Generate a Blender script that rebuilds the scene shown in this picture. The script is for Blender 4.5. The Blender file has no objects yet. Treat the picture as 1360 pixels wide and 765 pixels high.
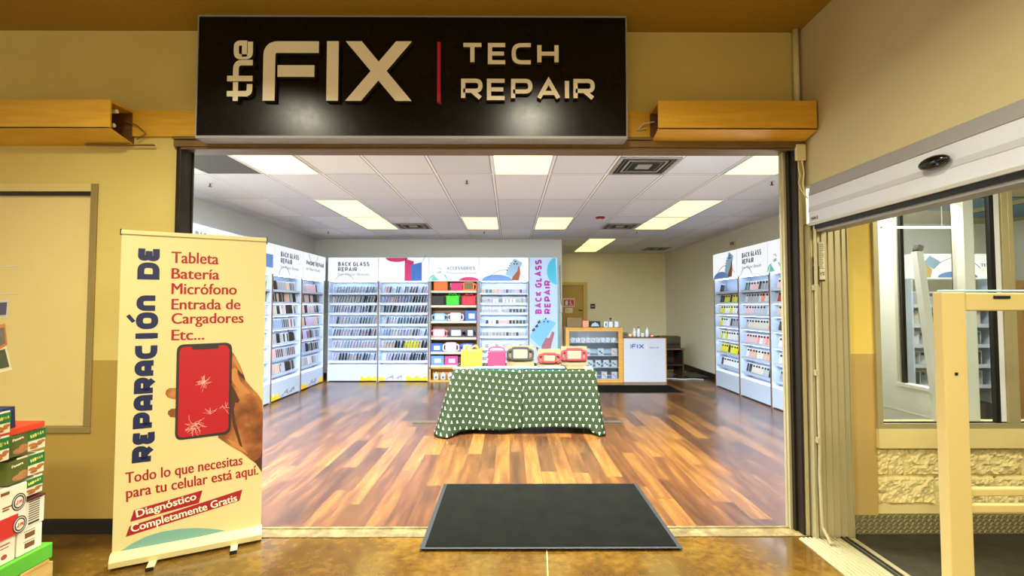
import bpy, bmesh, math, random
from mathutils import Vector, Matrix
random.seed(7)
PI = math.pi
SC = bpy.context.scene
COL = SC.collection

# ---------------------------------------------------------------- camera, world, exposure
FPX, CAMH = 630.0, 1.5
PITCH, YAW = math.atan(23.5 / FPX), math.atan(3.0 / FPX)
cam = bpy.data.objects.new('camera', bpy.data.cameras.new('camera'))
COL.objects.link(cam)
cam.location = (0, 0, CAMH)
cam.rotation_euler = (PI / 2 + PITCH, 0, -YAW)
cam.data.sensor_width = 36.0
cam.data.lens = FPX / 1360.0 * 36.0
cam.data.clip_start = 0.05
SC.camera = cam
SC.view_settings.view_transform = 'Standard'
SC.view_settings.look = 'None'
SC.view_settings.gamma = 1.0
SC.view_settings.use_curve_mapping = False
SC.view_settings.exposure = 1.22

world = bpy.data.worlds.new('world')
SC.world = world
world.use_nodes = True
world.node_tree.nodes['Background'].inputs[0].default_value = (1.0, 0.9, 0.66, 1)
world.node_tree.nodes['Background'].inputs[1].default_value = 0.52

def area_lamp(name, loc, sx, sy, power, color, spread=PI, rot=(0, 0, 0)):
    d = bpy.data.lights.new(name, 'AREA')
    d.shape = 'RECTANGLE'; d.size = sx; d.size_y = sy
    d.energy = power; d.color = color; d.spread = spread
    o = bpy.data.objects.new(name, d); COL.objects.link(o)
    o.location = loc; o.rotation_euler = rot
    return o

# concourse ceiling lamps, in front of the shop front (over the camera)
area_lamp('concourse_lamp', (-2.0, 1.45, 3.37), 0.3, 0.3, 27, (1.0, 0.93, 0.7), 2.6)
area_lamp('concourse_lamp', (0.2, 1.45, 3.37), 0.3, 0.3, 27, (1.0, 0.93, 0.7), 2.6)
area_lamp('concourse_lamp', (-1.0, -1.2, 3.37), 1.2, 0.6, 84, (1.0, 0.93, 0.7), 2.8)
area_lamp('concourse_lamp', (1.2, -1.2, 3.37), 1.2, 0.6, 84, (1.0, 0.93, 0.7), 2.8)
# entrance lobby ceiling lamp
area_lamp('lobby_lamp', (3.3, 1.6, 2.55), 1.0, 0.6, 25, (1.0, 0.94, 0.68))
# unseen fill lamps added behind the opening's head beam, tilted into the shop
for lx in (-3.0, -1.4, 0.1, 1.4):
    area_lamp('shop_fill_lamp', (lx, 3.95, 2.885), 1.1, 0.5, 170, (0.82, 0.925, 1.0), 2.4, (0.4, 0, 0))

# ---------------------------------------------------------------- pixel rays (layout only)
_F = Vector((math.sin(YAW) * math.cos(PITCH), math.cos(YAW) * math.cos(PITCH), math.sin(PITCH)))
_R = Vector((math.cos(YAW), -math.sin(YAW), 0))
_U = _R.cross(_F)
_C = Vector((0, 0, CAMH))
def ray(px, py): return _F + _R * ((px - 680) / FPX) + _U * ((382.5 - py) / FPX)
def at(px, py, Y):
    d = ray(px, py); return _C + d * (Y / d.y)
def atx(px, py, X):
    d = ray(px, py); return _C + d * (X / d.x)
def proj(p):
    d = Vector(p) - _C; w = d.dot(_F)
    return 680 + FPX * d.dot(_R) / w, 382.5 - FPX * d.dot(_U) / w

# ---------------------------------------------------------------- materials
def lin(h):
    if isinstance(h, str):
        h = h.lstrip('#'); c = [int(h[i:i + 2], 16) / 255 for i in (0, 2, 4)]
    else: c = list(h)
    return tuple(x / 12.92 if x <= 0.04045 else ((x + 0.055) / 1.055) ** 2.4 for x in c) + (1,)
_M = {}
def mat(name, col, rough=0.5, metal=0.0, emit=0.0, ecol=None, spec=0.5, noise=0.0, nscale=30, bump=0.0, alpha=1.0):
    if name in _M: return _M[name]
    m = bpy.data.materials.new(name); m.use_nodes = True
    nt = m.node_tree; b = nt.nodes['Principled BSDF']
    c = lin(col)
    b.inputs['Base Color'].default_value = c
    b.inputs['Roughness'].default_value = rough
    b.inputs['Metallic'].default_value = metal
    b.inputs['Specular IOR Level'].default_value = spec
    b.inputs['Alpha'].default_value = alpha
    if emit:
        b.inputs['Emission Color'].default_value = lin(ecol) if ecol else c
        b.inputs['Emission Strength'].default_value = emit
    if noise or bump:
        tc = nt.nodes.new('ShaderNodeTexCoord'); n = nt.nodes.new('ShaderNodeTexNoise')
        n.inputs['Scale'].default_value = nscale; n.inputs['Detail'].default_value = 5
        nt.links.new(tc.outputs['Object'], n.inputs['Vector'])
        if noise:
            mx = nt.nodes.new('ShaderNodeMix'); mx.data_type = 'RGBA'
            mx.inputs[6].default_value = tuple(x * (1 - noise) for x in c[:3]) + (1,)
            mx.inputs[7].default_value = tuple(min(1, x * (1 + noise)) for x in c[:3]) + (1,)
            nt.links.new(n.outputs['Fac'], mx.inputs[0]); nt.links.new(mx.outputs[2], b.inputs['Base Color'])
        if bump:
            bp = nt.nodes.new('ShaderNodeBump'); bp.inputs['Strength'].default_value = bump
            bp.inputs['Distance'].default_value = 0.01
            nt.links.new(n.outputs['Fac'], bp.inputs['Height']); nt.links.new(bp.outputs['Normal'], b.inputs['Normal'])
    _M[name] = m
    return m

class NG:
    """small helper for node graphs"""
    def __init__(s, name, rough=0.5, spec=0.5):
        s.m = bpy.data.materials.new(name); s.m.use_nodes = True
        s.nt = s.m.node_tree; s.b = s.nt.nodes['Principled BSDF']
        s.b.inputs['Roughness'].default_value = rough; s.b.inputs['Specular IOR Level'].default_value = spec
        s.tc = s.nt.nodes.new('ShaderNodeTexCoord'); _M[name] = s.m
    def L(s, a, b): s.nt.links.new(a, b)
    def put(s, sock, v):
        if isinstance(v, (int, float)): sock.default_value = v
        else: s.L(v, sock)
    def math(s, op, a, b=0.0, c=None):
        n = s.nt.nodes.new('ShaderNodeMath'); n.operation = op
        s.put(n.inputs[0], a); s.put(n.inputs[1], b)
        if c is not None: s.put(n.inputs[2], c)
        return n.outputs[0]
    def xyz(s, out='Object'):
        n = s.nt.nodes.new('ShaderNodeSeparateXYZ'); s.L(s.tc.outputs[out], n.inputs[0]); return n.outputs
    def comb(s, x, y, z=0.0):
        n = s.nt.nodes.new('ShaderNodeCombineXYZ'); s.put(n.inputs[0], x); s.put(n.inputs[1], y); s.put(n.inputs[2], z); return n.outputs[0]
    def noise(s, vec, scale, detail=4, rough=0.5):
        n = s.nt.nodes.new('ShaderNodeTexNoise'); s.L(vec, n.inputs['Vector'])
        n.inputs['Scale'].default_value = scale; n.inputs['Detail'].default_value = detail; n.inputs['Roughness'].default_value = rough
        return n.outputs['Fac']
    def white(s, vec):
        n = s.nt.nodes.new('ShaderNodeTexWhiteNoise'); n.noise_dimensions = '3D'; s.L(vec, n.inputs['Vector']); return n.outputs['Value']
    def ramp(s, fac, stops):
        n = s.nt.nodes.new('ShaderNodeValToRGB'); s.put(n.inputs[0], fac); e = n.color_ramp.elements
        while len(e) < len(stops): e.new(0.5)
        for k, (p, c) in enumerate(stops): e[k].position = p; e[k].color = lin(c)
        return n.outputs[0]
    def mix(s, fac, a, b, mode='MIX'):
        n = s.nt.nodes.new('ShaderNodeMix'); n.data_type = 'RGBA'; n.blend_type = mode; s.put(n.inputs[0], fac)
        for i, v in ((6, a), (7, b)):
            if isinstance(v, str): n.inputs[i].default_value = lin(v)
            else: s.L(v, n.inputs[i])
        return n.outputs[2]
    def color(s, c): s.L(c, s.b.inputs['Base Color'])
    def bump(s, h, strength=0.3, dist=0.01):
        n = s.nt.nodes.new('ShaderNodeBump'); n.inputs['Strength'].default_value = strength; n.inputs['Distance'].default_value = dist
        s.L(h, n.inputs['Height']); s.L(n.outputs['Normal'], s.b.inputs['Normal'])

def m_wood_floor():
    g = NG('plank floor', 0.27, 0.95)
    x, y, z = g.xyz()
    px = g.math('DIVIDE', x, 0.142); row = g.math('FLOOR', px)
    off = g.white(g.comb(row, 3.3, 0))
    py = g.math('ADD', g.math('DIVIDE', y, 1.15), g.math('MULTIPLY', off, 7.0)); cell = g.math('FLOOR', py)
    rnd = g.white(g.comb(row, cell, 1.7))
    rnd2 = g.white(g.comb(row, cell, 5.1))
    gx = g.math('ADD', g.math('MULTIPLY', x, 15.0), g.math('MULTIPLY', rnd, 60.0))
    gv = g.comb(gx, g.math('ADD', g.math('MULTIPLY', y, 1.6), g.math('MULTIPLY', rnd2, 30)), 0)
    n1 = g.noise(gv, 1.0, 3, 0.5)
    n2 = g.noise(g.comb(g.math('MULTIPLY', gx, 2.0), g.math('MULTIPLY', y, 0.8), 0), 1.0, 3)
    t = g.math('ADD', g.math('MULTIPLY_ADD', rnd, 0.52, 0.08), g.math('MULTIPLY', g.math('SUBTRACT', n1, 0.5), 1.05))
    t = g.math('ADD', t, g.math('MULTIPLY', g.math('SUBTRACT', n2, 0.5), 0.12))
    c = g.ramp(t, [(0.0, '#3a200e'), (0.3, '#583316'), (0.55, '#73491d'), (0.8, '#855826'), (1.0, '#936630')])
    fx = g.math('FRACT', px); fy = g.math('FRACT', py)
    e1 = g.math('LESS_THAN', g.math('MINIMUM', fx, g.math('SUBTRACT', 1.0, fx)), 0.012)
    e2 = g.math('LESS_THAN', g.math('MINIMUM', fy, g.math('SUBTRACT', 1.0, fy)), 0.0018)
    c = g.mix(g.math('MAXIMUM', e1, e2), c, '#3a2012')
    g.color(c)
    return g.m

def m_concrete():
    g = NG('polished brown concrete', 0.16, 0.6)
    x, y, z = g.xyz()
    v = g.comb(x, y, z)
    n = g.noise(v, 1.8, 8, 0.65); n2 = g.noise(v, 22, 4)
    t = g.math('ADD', n, g.math('MULTIPLY', g.math('SUBTRACT', n2, 0.5), 0.35))
    c = g.ramp(t, [(0.3, '#3d2809'), (0.5, '#573b10'), (0.62, '#6a4c18'), (0.8, '#836429')])
    j = g.math('LESS_THAN', g.math('ABSOLUTE', g.math('SUBTRACT', x, g.math('MULTIPLY_ADD', y, 0.06, 0.05))), 0.003)
    c = g.mix(j, c, '#c8a662')
    g.color(c)
    g.L(g.math('MULTIPLY_ADD', n, 0.2, 0.03), g.b.inputs['Roughness'])
    return g.m

def m_wall_front():
    g = NG('two tone wall covering', 0.75, 0.25)
    x, y, z = g.xyz()
    n = g.noise(g.comb(x, y, z), 160, 3); n2 = g.noise(g.comb(x, g.math('MULTIPLY', y, 1.0), g.math('MULTIPLY', z, 1.0)), 3, 4)
    up = g.mix(n2, '#cbb768', '#d6c476'); lo = g.mix(n, '#a2853c', '#bb9e52')
    c = g.mix(g.math('LESS_THAN', z, 1.135), up, lo)
    g.color(c); g.bump(n, 0.12, 0.004)
    return g.m

def m_ceiling_tiles():
    g = NG('ceiling tiles', 0.85, 0.2)
    x, y, z = g.xyz()
    fx = g.math('FRACT', g.math('DIVIDE', g.math('ADD', x, 0.178 + 6.05), 0.605))
    fy = g.math('FRACT', g.math('DIVIDE', g.math('SUBTRACT', y, 1.4), 1.2))
    ix = g.math('FLOOR', g.math('DIVIDE', g.math('ADD', x, 0.178 + 6.05), 0.605)); iy = g.math('FLOOR', g.math('DIVIDE', g.math('SUBTRACT', y, 1.4), 1.2))
    rnd = g.white(g.comb(ix, iy, 0.5))
    sp = g.noise(g.comb(x, y, 0), 90, 4, 0.7)
    tile = g.mix(rnd, '#d2d6de', '#e6e9ee')
    tile = g.mix(g.math('MULTIPLY', g.math('GREATER_THAN', sp, 0.60), 0.3), tile, '#a9a9a6')
    ex = g.math('MINIMUM', fx, g.math('SUBTRACT', 1.0, fx)); ey = g.math('MINIMUM', fy, g.math('SUBTRACT', 1.0, fy))
    bar = g.math('MAXIMUM', g.math('LESS_THAN', ex, 0.02), g.math('LESS_THAN', ey, 0.011))
    gap = g.math('MAXIMUM', g.math('LESS_THAN', ex, 0.032), g.math('LESS_THAN', ey, 0.018))
    c = g.mix(gap, tile, '#6f6f70'); c = g.mix(bar, c, '#f2f2f2')
    g.color(c)
    return g.m

def m_carpet(name, a, b, scale=220):
    g = NG(name, 1.0, 0.03)
    x, y, z = g.xyz()
    n = g.noise(g.comb(x, y, z), scale, 3, 0.7); n2 = g.noise(g.comb(x, y, z), 7, 5, 0.7)
    t = g.math('ADD', g.math('MULTIPLY', n, 0.6), g.math('MULTIPLY', n2, 0.4))
    g.color(g.ramp(t, [(0.3, a), (0.72, b)])); g.bump(n, 0.5, 0.006)
    return g.m

def m_wood(name, a, b, sx=3, sz=40, rough=0.45):
    g = NG(name, rough)
    x, y, z = g.xyz()
    n = g.noise(g.comb(g.math('MULTIPLY', x, sx), g.math('MULTIPLY', y, sx), g.math('MULTIPLY', z, sz)), 1.0, 5, 0.6)
    g.color(g.ramp(n, [(0.3, a), (0.7, b)]))
    return g.m

def m_trees(name, flip, shear):
    g = NG(name, 0.8, 0.2)
    u, v, w = g.xyz('UV')
    v = g.math('ADD', v, g.math('MULTIPLY', u, shear))
    vv = g.math('DIVIDE', v, 0.0715); r = g.math('FLOOR', vv); fv = g.math('FRACT', vv)
    par = g.math('MULTIPLY', g.math('MODULO', g.math('ADD', r, 40.0), 2.0), 0.5)
    fu = g.math('ABSOLUTE', g.math('SUBTRACT', g.math('FRACT', g.math('ADD', g.math('DIVIDE', u, 0.078), par)), 0.5))
    t = g.math('DIVIDE', g.math('SUBTRACT', fv, 0.22), 0.52)
    if flip: t = g.math('SUBTRACT', 1.0, t)
    wid = g.math('MULTIPLY', g.math('SUBTRACT', 1.0, t), 0.185)
    wid = g.math('MAXIMUM', wid, 0.0)
    ins = g.math('MULTIPLY', g.math('LESS_THAN', fu, wid), g.math('MULTIPLY', g.math('GREATER_THAN', t, 0.0), g.math('LESS_THAN', t, 1.0)))
    n = g.noise(g.comb(u, v, 0), 400, 2)
    base = g.mix(n, '#1d2710', '#252f14')
    g.color(g.mix(ins, base, '#b9be9c'))
    return g.m

def m_ply(name, col):
    return m_wood(name, col, col)

M_FLOOR = m_wood_floor(); M_CONC = m_concrete(); M_WALLF = m_wall_front(); M_TILE = m_ceiling_tiles()
M_MALLCEIL = mat('concourse ceiling paint', '#a5821a', 0.9, noise=0.12, nscale=60, bump=0.3)
M_WHITEWALL = mat('white shop wall', '#e0e1df', 0.8, noise=0.02, nscale=4)
M_TANWALL = mat('tan back wall', '#eadfb6', 0.8, noise=0.03, nscale=4)
M_RWALL = mat('beige concourse wall', '#c2b688', 0.8, noise=0.03, nscale=3)
M_YELLOW = mat('yellow pier paint', '#dcc05c', 0.7)
M_BLACKBASE = mat('black rubber baseboard', '#14120f', 0.5)
M_CARPET = m_carpet('lobby carpet', '#2e2b22', '#4d493a')
M_MAT = m_carpet('charcoal mat pile', '#0b0b08', '#1c1b15')
M_RUBBER = mat('black rubber edge', '#1a1a19', 0.55)
M_STEEL = mat('worn brown steel', '#7c6238', 0.45, 0.4, noise=0.25, nscale=12)
M_DARKSTEEL = mat('dark steel jamb', '#231c13', 0.45, 0.4, noise=0.3, nscale=9)
M_ALU = mat('dull champagne aluminium', '#b3a981', 0.45, 0.45, noise=0.06, nscale=8)
M_ALU2 = mat('pale aluminium', '#cdcbc0', 0.35, 0.5)
M_GREY = mat('grey metal', '#9a9a98', 0.5, 0.1)
M_WHITE = mat('white enamel', '#d6dae0', 0.35)
M_WHITEP = mat('white laminate', '#c2c9d4', 0.4)
M_BLACK = mat('black plastic', '#0e0e0f', 0.35)
M_CREAM = mat('cream paint', '#c9b272', 0.45)
M_CREAM2 = mat('cream metal', '#ded29b', 0.4)
M_OAK = m_wood('yellow oak veneer', '#d39c22', '#e6b53a')
M_OAK2 = m_wood('golden pine', '#b98534', '#cf9e4a')
M_BROWN = m_wood('brown wood', '#5f3f22', '#7a5530')
M_PALLET = m_wood('pallet pine', '#b38c44', '#d4b069')
M_CARD = mat('tan cardboard', '#775f3c', 0.8)
M_INSERT = mat('pale card insert', '#83734f', 0.8)
# ---------------------------------------------------------------- mesh builder
class MB:
    def __init__(s): s.v, s.f, s.mi = [], [], []
    def add(s, vs, fs, m=0, M=None):
        o = len(s.v)
        for p in vs:
            p = Vector(p); s.v.append(M @ p if M is not None else p)
        for f in fs: s.f.append([o + i for i in f]); s.mi.append(m)
        return s
    def box(s, a, b, m=0, M=None):
        x0, x1 = sorted((a[0], b[0])); y0, y1 = sorted((a[1], b[1])); z0, z1 = sorted((a[2], b[2]))
        vs = [(x0, y0, z0), (x1, y0, z0), (x1, y1, z0), (x0, y1, z0), (x0, y0, z1), (x1, y0, z1), (x1, y1, z1), (x0, y1, z1)]
        return s.add(vs, [(0, 3, 2, 1), (4, 5, 6, 7), (0, 1, 5, 4), (1, 2, 6, 5), (2, 3, 7, 6), (3, 0, 4, 7)], m, M)
    def rbox(s, a, b, r=0.006, seg=2, m=0, M=None):
        bm = bmesh.new()
        x0, x1 = sorted((a[0], b[0])); y0, y1 = sorted((a[1], b[1])); z0, z1 = sorted((a[2], b[2]))
        bmesh.ops.create_cube(bm, size=1)
        bmesh.ops.scale(bm, vec=(x1 - x0, y1 - y0, z1 - z0), verts=bm.verts)
        bmesh.ops.translate(bm, vec=((x0 + x1) / 2, (y0 + y1) / 2, (z0 + z1) / 2), verts=bm.verts)
        r = min(r, 0.45 * min(x1 - x0, y1 - y0, z1 - z0))
        bmesh.ops.bevel(bm, geom=bm.edges[:], offset=r, segments=seg, affect='EDGES', profile=0.5)
        s.bm(bm, m, M); return s
    def bm(s, bm, m=0, M=None):
        bm.verts.index_update()
        s.add([v.co.copy() for v in bm.verts], [[v.index for v in f.verts] for f in bm.faces], m, M); bm.free()
    def prism(s, pts, d0, d1, m=0, M=None):
        """polygon in XZ extruded along Y from d0 to d1"""
        n = len(pts)
        vs = [(x, d0, z) for x, z in pts] + [(x, d1, z) for x, z in pts]
        fs = [list(range(n)), list(range(2 * n - 1, n - 1, -1))]
        fs += [(i, i + n, (i + 1) % n + n, (i + 1) % n) for i in range(n)]
        return s.add(vs, fs, m, M)
    def tube(s, pts, r, seg=8, m=0, M=None, caps=True):
        pts = [Vector(p) for p in pts]; vs = []; fs = []
        t0 = (pts[1] - pts[0]).normalized()
        nrm = t0.orthogonal().normalized()
        for i, p in enumerate(pts):
            t = (pts[min(i + 1, len(pts) - 1)] - pts[max(i - 1, 0)]).normalized()
            nrm = (nrm - t * nrm.dot(t)).normalized(); bn = t.cross(nrm)
            rr = r[i] if isinstance(r, (list, tuple)) else r
            for k in range(seg):
                a = 2 * PI * k / seg; vs.append(p + (nrm * math.cos(a) + bn * math.sin(a)) * rr)
        for i in range(len(pts) - 1):
            for k in range(seg):
                k2 = (k + 1) % seg; fs.append((i * seg + k, i * seg + k2, (i + 1) * seg + k2, (i + 1) * seg + k))
        if caps: fs += [list(range(seg))[::-1], [(len(pts) - 1) * seg + k for k in range(seg)]]
        return s.add(vs, fs, m, M)
    def lathe(s, prof, c=(0, 0, 0), seg=20, m=0, M=None):
        """profile (r,z) turned about Z"""
        vs = []; fs = []
        for r, z in prof:
            for k in range(seg):
                a = 2 * PI * k / seg; vs.append((c[0] + r * math.cos(a), c[1] + r * math.sin(a), c[2] + z))
        for i in range(len(prof) - 1):
            for k in range(seg):
                k2 = (k + 1) % seg; fs.append((i * seg + k, i * seg + k2, (i + 1) * seg + k2, (i + 1) * seg + k))
        fs += [list(range(seg))[::-1], [(len(prof) - 1) * seg + k for k in range(seg)]]
        return s.add(vs, fs, m, M)
    def disc(s, cx, cz, rx, rz, d0, d1, a0=0, a1=2 * PI, n=28, m=0, M=None):
        full = abs(a1 - a0 - 2 * PI) < 1e-6
        pts = [(cx + rx * math.cos(a0 + (a1 - a0) * i / n), cz + rz * math.sin(a0 + (a1 - a0) * i / n)) for i in range(n if full else n + 1)]
        return s.prism(pts, d0, d1, m, M)
    def stroke(s, pts, w, d0, d1, closed=False, m=0, M=None):
        """thick polyline in XZ extruded along Y"""
        P = [Vector((a[0], a[1])) for a in pts]; n = len(P); Lp, Rp = [], []
        for i in range(n):
            if closed: a, b = P[i - 1], P[(i + 1) % n]
            else: a = P[i - 1] if i else None; b = P[i + 1] if i < n - 1 else None
            d1_ = (P[i] - a).normalized() if a is not None else (b - P[i]).normalized()
            d2_ = (b - P[i]).normalized() if b is not None else d1_
            n1 = Vector((-d1_.y, d1_.x)); n2 = Vector((-d2_.y, d2_.x)); mm = n1 + n2
            if mm.length < 0.3: mm = n1
            mm.normalize(); k = 1 / max(0.45, mm.dot(n1))
            Lp.append(P[i] + mm * (w / 2 * k)); Rp.append(P[i] - mm * (w / 2 * k))
        vs = [(p.x, d0, p.y) for p in Lp] + [(p.x, d0, p.y) for p in Rp] + [(p.x, d1, p.y) for p in Lp] + [(p.x, d1, p.y) for p in Rp]
        fs = []
        for i in range(n if closed else n - 1):
            j = (i + 1) % n
            fs += [(i, n + i, n + j, j), (2 * n + i, 2 * n + j, 3 * n + j, 3 * n + i), (i, j, 2 * n + j, 2 * n + i), (n + i, 3 * n + i, 3 * n + j, n + j)]
        if not closed:
            fs += [(0, 2 * n, 3 * n, n), (n - 1, 2 * n - 1, 4 * n - 1, 3 * n - 1)]
        return s.add(vs, fs, m, M)
    def build(s, name, mats, parent=None, bevel=0.0, smooth=False, kind=None, label=None):
        me = bpy.data.meshes.new(name)
        me.from_pydata([tuple(v) for v in s.v], [], s.f)
        if not isinstance(mats, (list, tuple)): mats = [mats]
        for x in mats: me.materials.append(x)
        if len(mats) > 1: me.polygons.foreach_set('material_index', s.mi)
        bm = bmesh.new(); bm.from_mesh(me); bmesh.ops.recalc_face_normals(bm, faces=bm.faces[:]); bm.to_mesh(me); bm.free()
        if smooth: me.shade_smooth()
        me.update()
        o = bpy.data.objects.new(name, me); COL.objects.link(o)
        if parent is not None: o.parent = parent
        if bevel:
            bv = o.modifiers.new('bevel', 'BEVEL'); bv.width = bevel; bv.segments = 2; bv.limit_method = 'ANGLE'
        if kind: o['kind'] = kind
        if label: o['label'] = label
        return o

def tag(o, label, cat, group=None, kind=None):
    o['label'] = label; o['category'] = cat
    if group: o['group'] = group
    if kind: o['kind'] = kind
    return o
def thing(name, label, cat, loc=(0, 0, 0), rotz=0.0, group=None):
    o = bpy.data.objects.new(name, None); COL.objects.link(o); o.empty_display_size = 0.1
    o.location = loc; o.rotation_euler = (0, 0, rotz)
    return tag(o, label, cat, group)
def struct(o): o['kind'] = 'structure'; return o
def copy_tree(o, parent=None):
    c = o.copy(); COL.objects.link(c)
    if parent is not None: c.parent = parent
    for ch in list(o.children): copy_tree(ch, c)
    return c

def fillet(pts, r, n=5):
    """round the inner corners of a polyline; a third value 0 keeps a corner sharp"""
    out = [pts[0][:2]]
    for i in range(1, len(pts) - 1):
        p = Vector(pts[i][:2]); rr = r if len(pts[i]) < 3 else pts[i][2] * r
        a = Vector(pts[i - 1][:2]) - p; b = Vector(pts[i + 1][:2]) - p
        q = min(rr, a.length * 0.49 if i > 1 else a.length * 0.98, b.length * 0.49 if i < len(pts) - 2 else b.length * 0.98)
        if q < 1e-4: out.append((p.x, p.y)); continue
        p0 = p + a.normalized() * q; p2 = p + b.normalized() * q
        for k in range(n + 1):
            t = k / n; c = p0 * (1 - t) ** 2 + p * 2 * t * (1 - t) + p2 * t * t
            out.append((c.x, c.y))
    out.append(pts[-1][:2]); return out

# stroke letters: width, polylines on a unit-high box
GL = {
    'T': (0.95, [[(0, 1), (1, 1)], [(.5, 1), (.5, 0)]]),
    'E': (0.8, [[(1, 1), (0, 1, 0), (0, 0, 0), (1, 0)], [(0, .5), (.92, .5)]]),
    'C': (0.9, [[(1, 1), (0, 1), (0, 0), (1, 0)]]),
    'H': (0.9, [[(0, 0), (0, 1)], [(1, 0), (1, 1)], [(0, .5), (1, .5)]]),
    'R': (0.88, [[(0, 0), (0, 1, 0), (1, 1), (1, .42), (0, .42)], [(.5, .42), (1, 0)]]),
    'P': (0.88, [[(0, 0), (0, 1, 0), (1, 1), (1, .38), (0, .38)]]),
    'A': (1.0, [[(0, 0), (.5, 1, 0), (1, 0)], [(.2, .3), (.8, .3)]]),
    'I': (0.0, [[(.5, 0), (.5, 1)]]),
    'B': (0.85, [[(0, .5), (0, 1, 0), (.95, 1), (.95, .53), (0, .53)], [(0, .53), (1, .53), (1, 0), (0, 0, 0), (0, .53)]]),
    'K': (0.82, [[(0, 0), (0, 1)], [(1, 1), (.1, .47), (1, 0)]]),
    'G': (0.92, [[(1, 1), (0, 1), (0, 0), (1, 0), (1, .48, 0), (.55, .48)]]),
    'L': (0.72, [[(0, 1), (0, 0, 0), (1, 0)]]),
    'S': (0.85, [[(1, 1), (0, 1), (0, .52), (1, .48), (1, 0), (0, 0)]]),
    'N': (0.9, [[(0, 0), (0, 1), (1, 0), (1, 1)]]),
    'O': (0.95, [[(.5, 1), (0, 1), (0, 0), (1, 0), (1, 1), (.5, 1)]]),
    'D': (0.9, [[(0, .5), (0, 1, 0), (1, 1), (1, 0), (0, 0, 0), (0, .5)]]),
    'F': (0.8, [[(1, 1), (0, 1), (0, 0)], [(0, .52), (.92, .52)]]),
    'X': (1.0, [[(0, 0), (1, 1)], [(0, 1), (1, 0)]]),
    'M': (1.15, [[(0, 0), (0, 1), (.5, .3), (1, 1), (1, 0)]]),
    'Y': (0.9, [[(0, 1), (.5, .45), (1, 1)], [(.5, .45), (.5, 0)]]),
    'U': (0.9, [[(0, 1), (0, 0), (1, 0), (1, 1)]]),
    'W': (1.3, [[(0, 1), (.25, 0), (.5, .8), (.75, 0), (1, 1)]]),
    'J': (0.7, [[(1, 1), (1, 0), (0, 0), (0, .3)]]),
    'V': (0.9, [[(0, 1), (.5, 0), (1, 1)]]),
}
ROUND = dict(GL)
ROUND['E'] = (0.75, [[(1, .97), (0, 1), (.05, .53, .8), (.75, .5)], [(.75, .5), (0, .47, .8), (0, 0), (1, .03)]])
ROUND['N'] = (0.85, [[(0, 0), (0, 1), (1, 1), (1, 0)]])
ROUND['A'] = (0.85, [[(0, 0), (0, 1), (1, 1), (1, 0)], [(0, .36), (1, .36)]])
ROUND['I'] = (0.45, [[(0, 0), (1, 0)], [(0, 1), (1, 1)], [(.5, 0), (.5, 1)]])
def stroke_text(mb, s, h, th, d0, d1, wid=1.0, gap=0.16, r=0.3, font=GL, M=None, m=0, fit=None):
    """capitals of height h drawn with strokes of width th; returns the length. fit = force this total length"""
    hh = h - th
    def layout(ws):
        x = 0; out = []
        for ch in s:
            if ch == ' ': x += h * 0.5 * ws; continue
            acc = ch in 'Ó'; c = 'O' if acc else ch
            gw, lines = font[c]; w = gw * hh * ws
            if c == 'I' and gw == 0: out.append((x + th / 2, 0, lines, acc)); x += th + gap * h
            else: out.append((x + th / 2, w, lines, acc)); x += w + th + gap * h
        return out, x - gap * h
    ws = wid
    if fit:
        for _ in range(12):
            out, L = layout(ws); ws *= (fit / L) ** 1.15
    out, L = layout(ws); dd0 = d0
    for x0, w, lines, acc in out:
        d0 = dd0
        for li_, ln in enumerate(lines):
            d0 -= 0.00025
            P = [((x0 + p[0] * w if w else x0), th / 2 + p[1] * hh) + tuple(p[2:]) for p in ln]
            mb.stroke(fillet(P, r * h), th, d0, d1, m=m, M=M)
        if acc: mb.stroke([(x0 + w * .4, h * 1.09), (x0 + w * 1.0, h * 1.36)], th * .6, d0, d1, m=m, M=M)
    return L

_FONTC = {}
def font_mesh(s, bold=0.0, depth=0.001):
    k = (s, bold, depth)
    if k in _FONTC: return _FONTC[k]
    cu = bpy.data.curves.new('t', 'FONT'); cu.body = s; cu.size = 1.0; cu.offset = bold; cu.extrude = depth; cu.resolution_u = 3
    o = bpy.data.objects.new('t', cu); COL.objects.link(o)
    dg = bpy.context.evaluated_depsgraph_get(); dg.update()
    me = bpy.data.meshes.new_from_object(o.evaluated_get(dg))
    vs = [v.co.copy() for v in me.vertices]; fs = [list(p.vertices) for p in me.polygons]
    bpy.data.objects.remove(o); bpy.data.curves.remove(cu); bpy.data.meshes.remove(me)
    x0 = min(v.x for v in vs); x1 = max(v.x for v in vs)
    _FONTC[k] = (vs, fs, x0, x1); return _FONTC[k]
def font_text(mb, s, length, cap, d0, bold=0.0, M=None, m=0, depth=0.0015):
    """text set on the XZ plane: starts at x=0, baseline z=0, given length and capital height"""
    vs, fs, x0, x1 = font_mesh(s, 0.0)
    sx = length / (x1 - x0); sz = cap / 0.73
    for k, sh in enumerate((-bold, 0.0, bold) if bold else (0.0,)):
        mb.add([((v.x - x0 + sh) * sx, d0 - (depth - k * .0002 if v.z > 0 else 0), v.y * sz) for v in vs], fs, m, M)
def frameM(o, xdir, zdir):
    """matrix taking local x,z to the given directions at origin o (y = into the surface)"""
    x = Vector(xdir).normalized(); z = Vector(zdir).normalized(); y = z.cross(x)
    return Matrix(((x.x, y.x, z.x, o[0]), (x.y, y.y, z.y, o[1]), (x.z, y.z, z.z, o[2]), (0, 0, 0, 1)))
ORD = ['zeroth', 'first', 'second', 'third', 'fourth', 'fifth', 'sixth', 'seventh', 'eighth', 'ninth', 'tenth', 'eleventh', 'twelfth',
       'thirteenth', 'fourteenth', 'fifteenth', 'sixteenth', 'seventeenth', 'eighteenth', 'nineteenth', 'twentieth']
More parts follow.
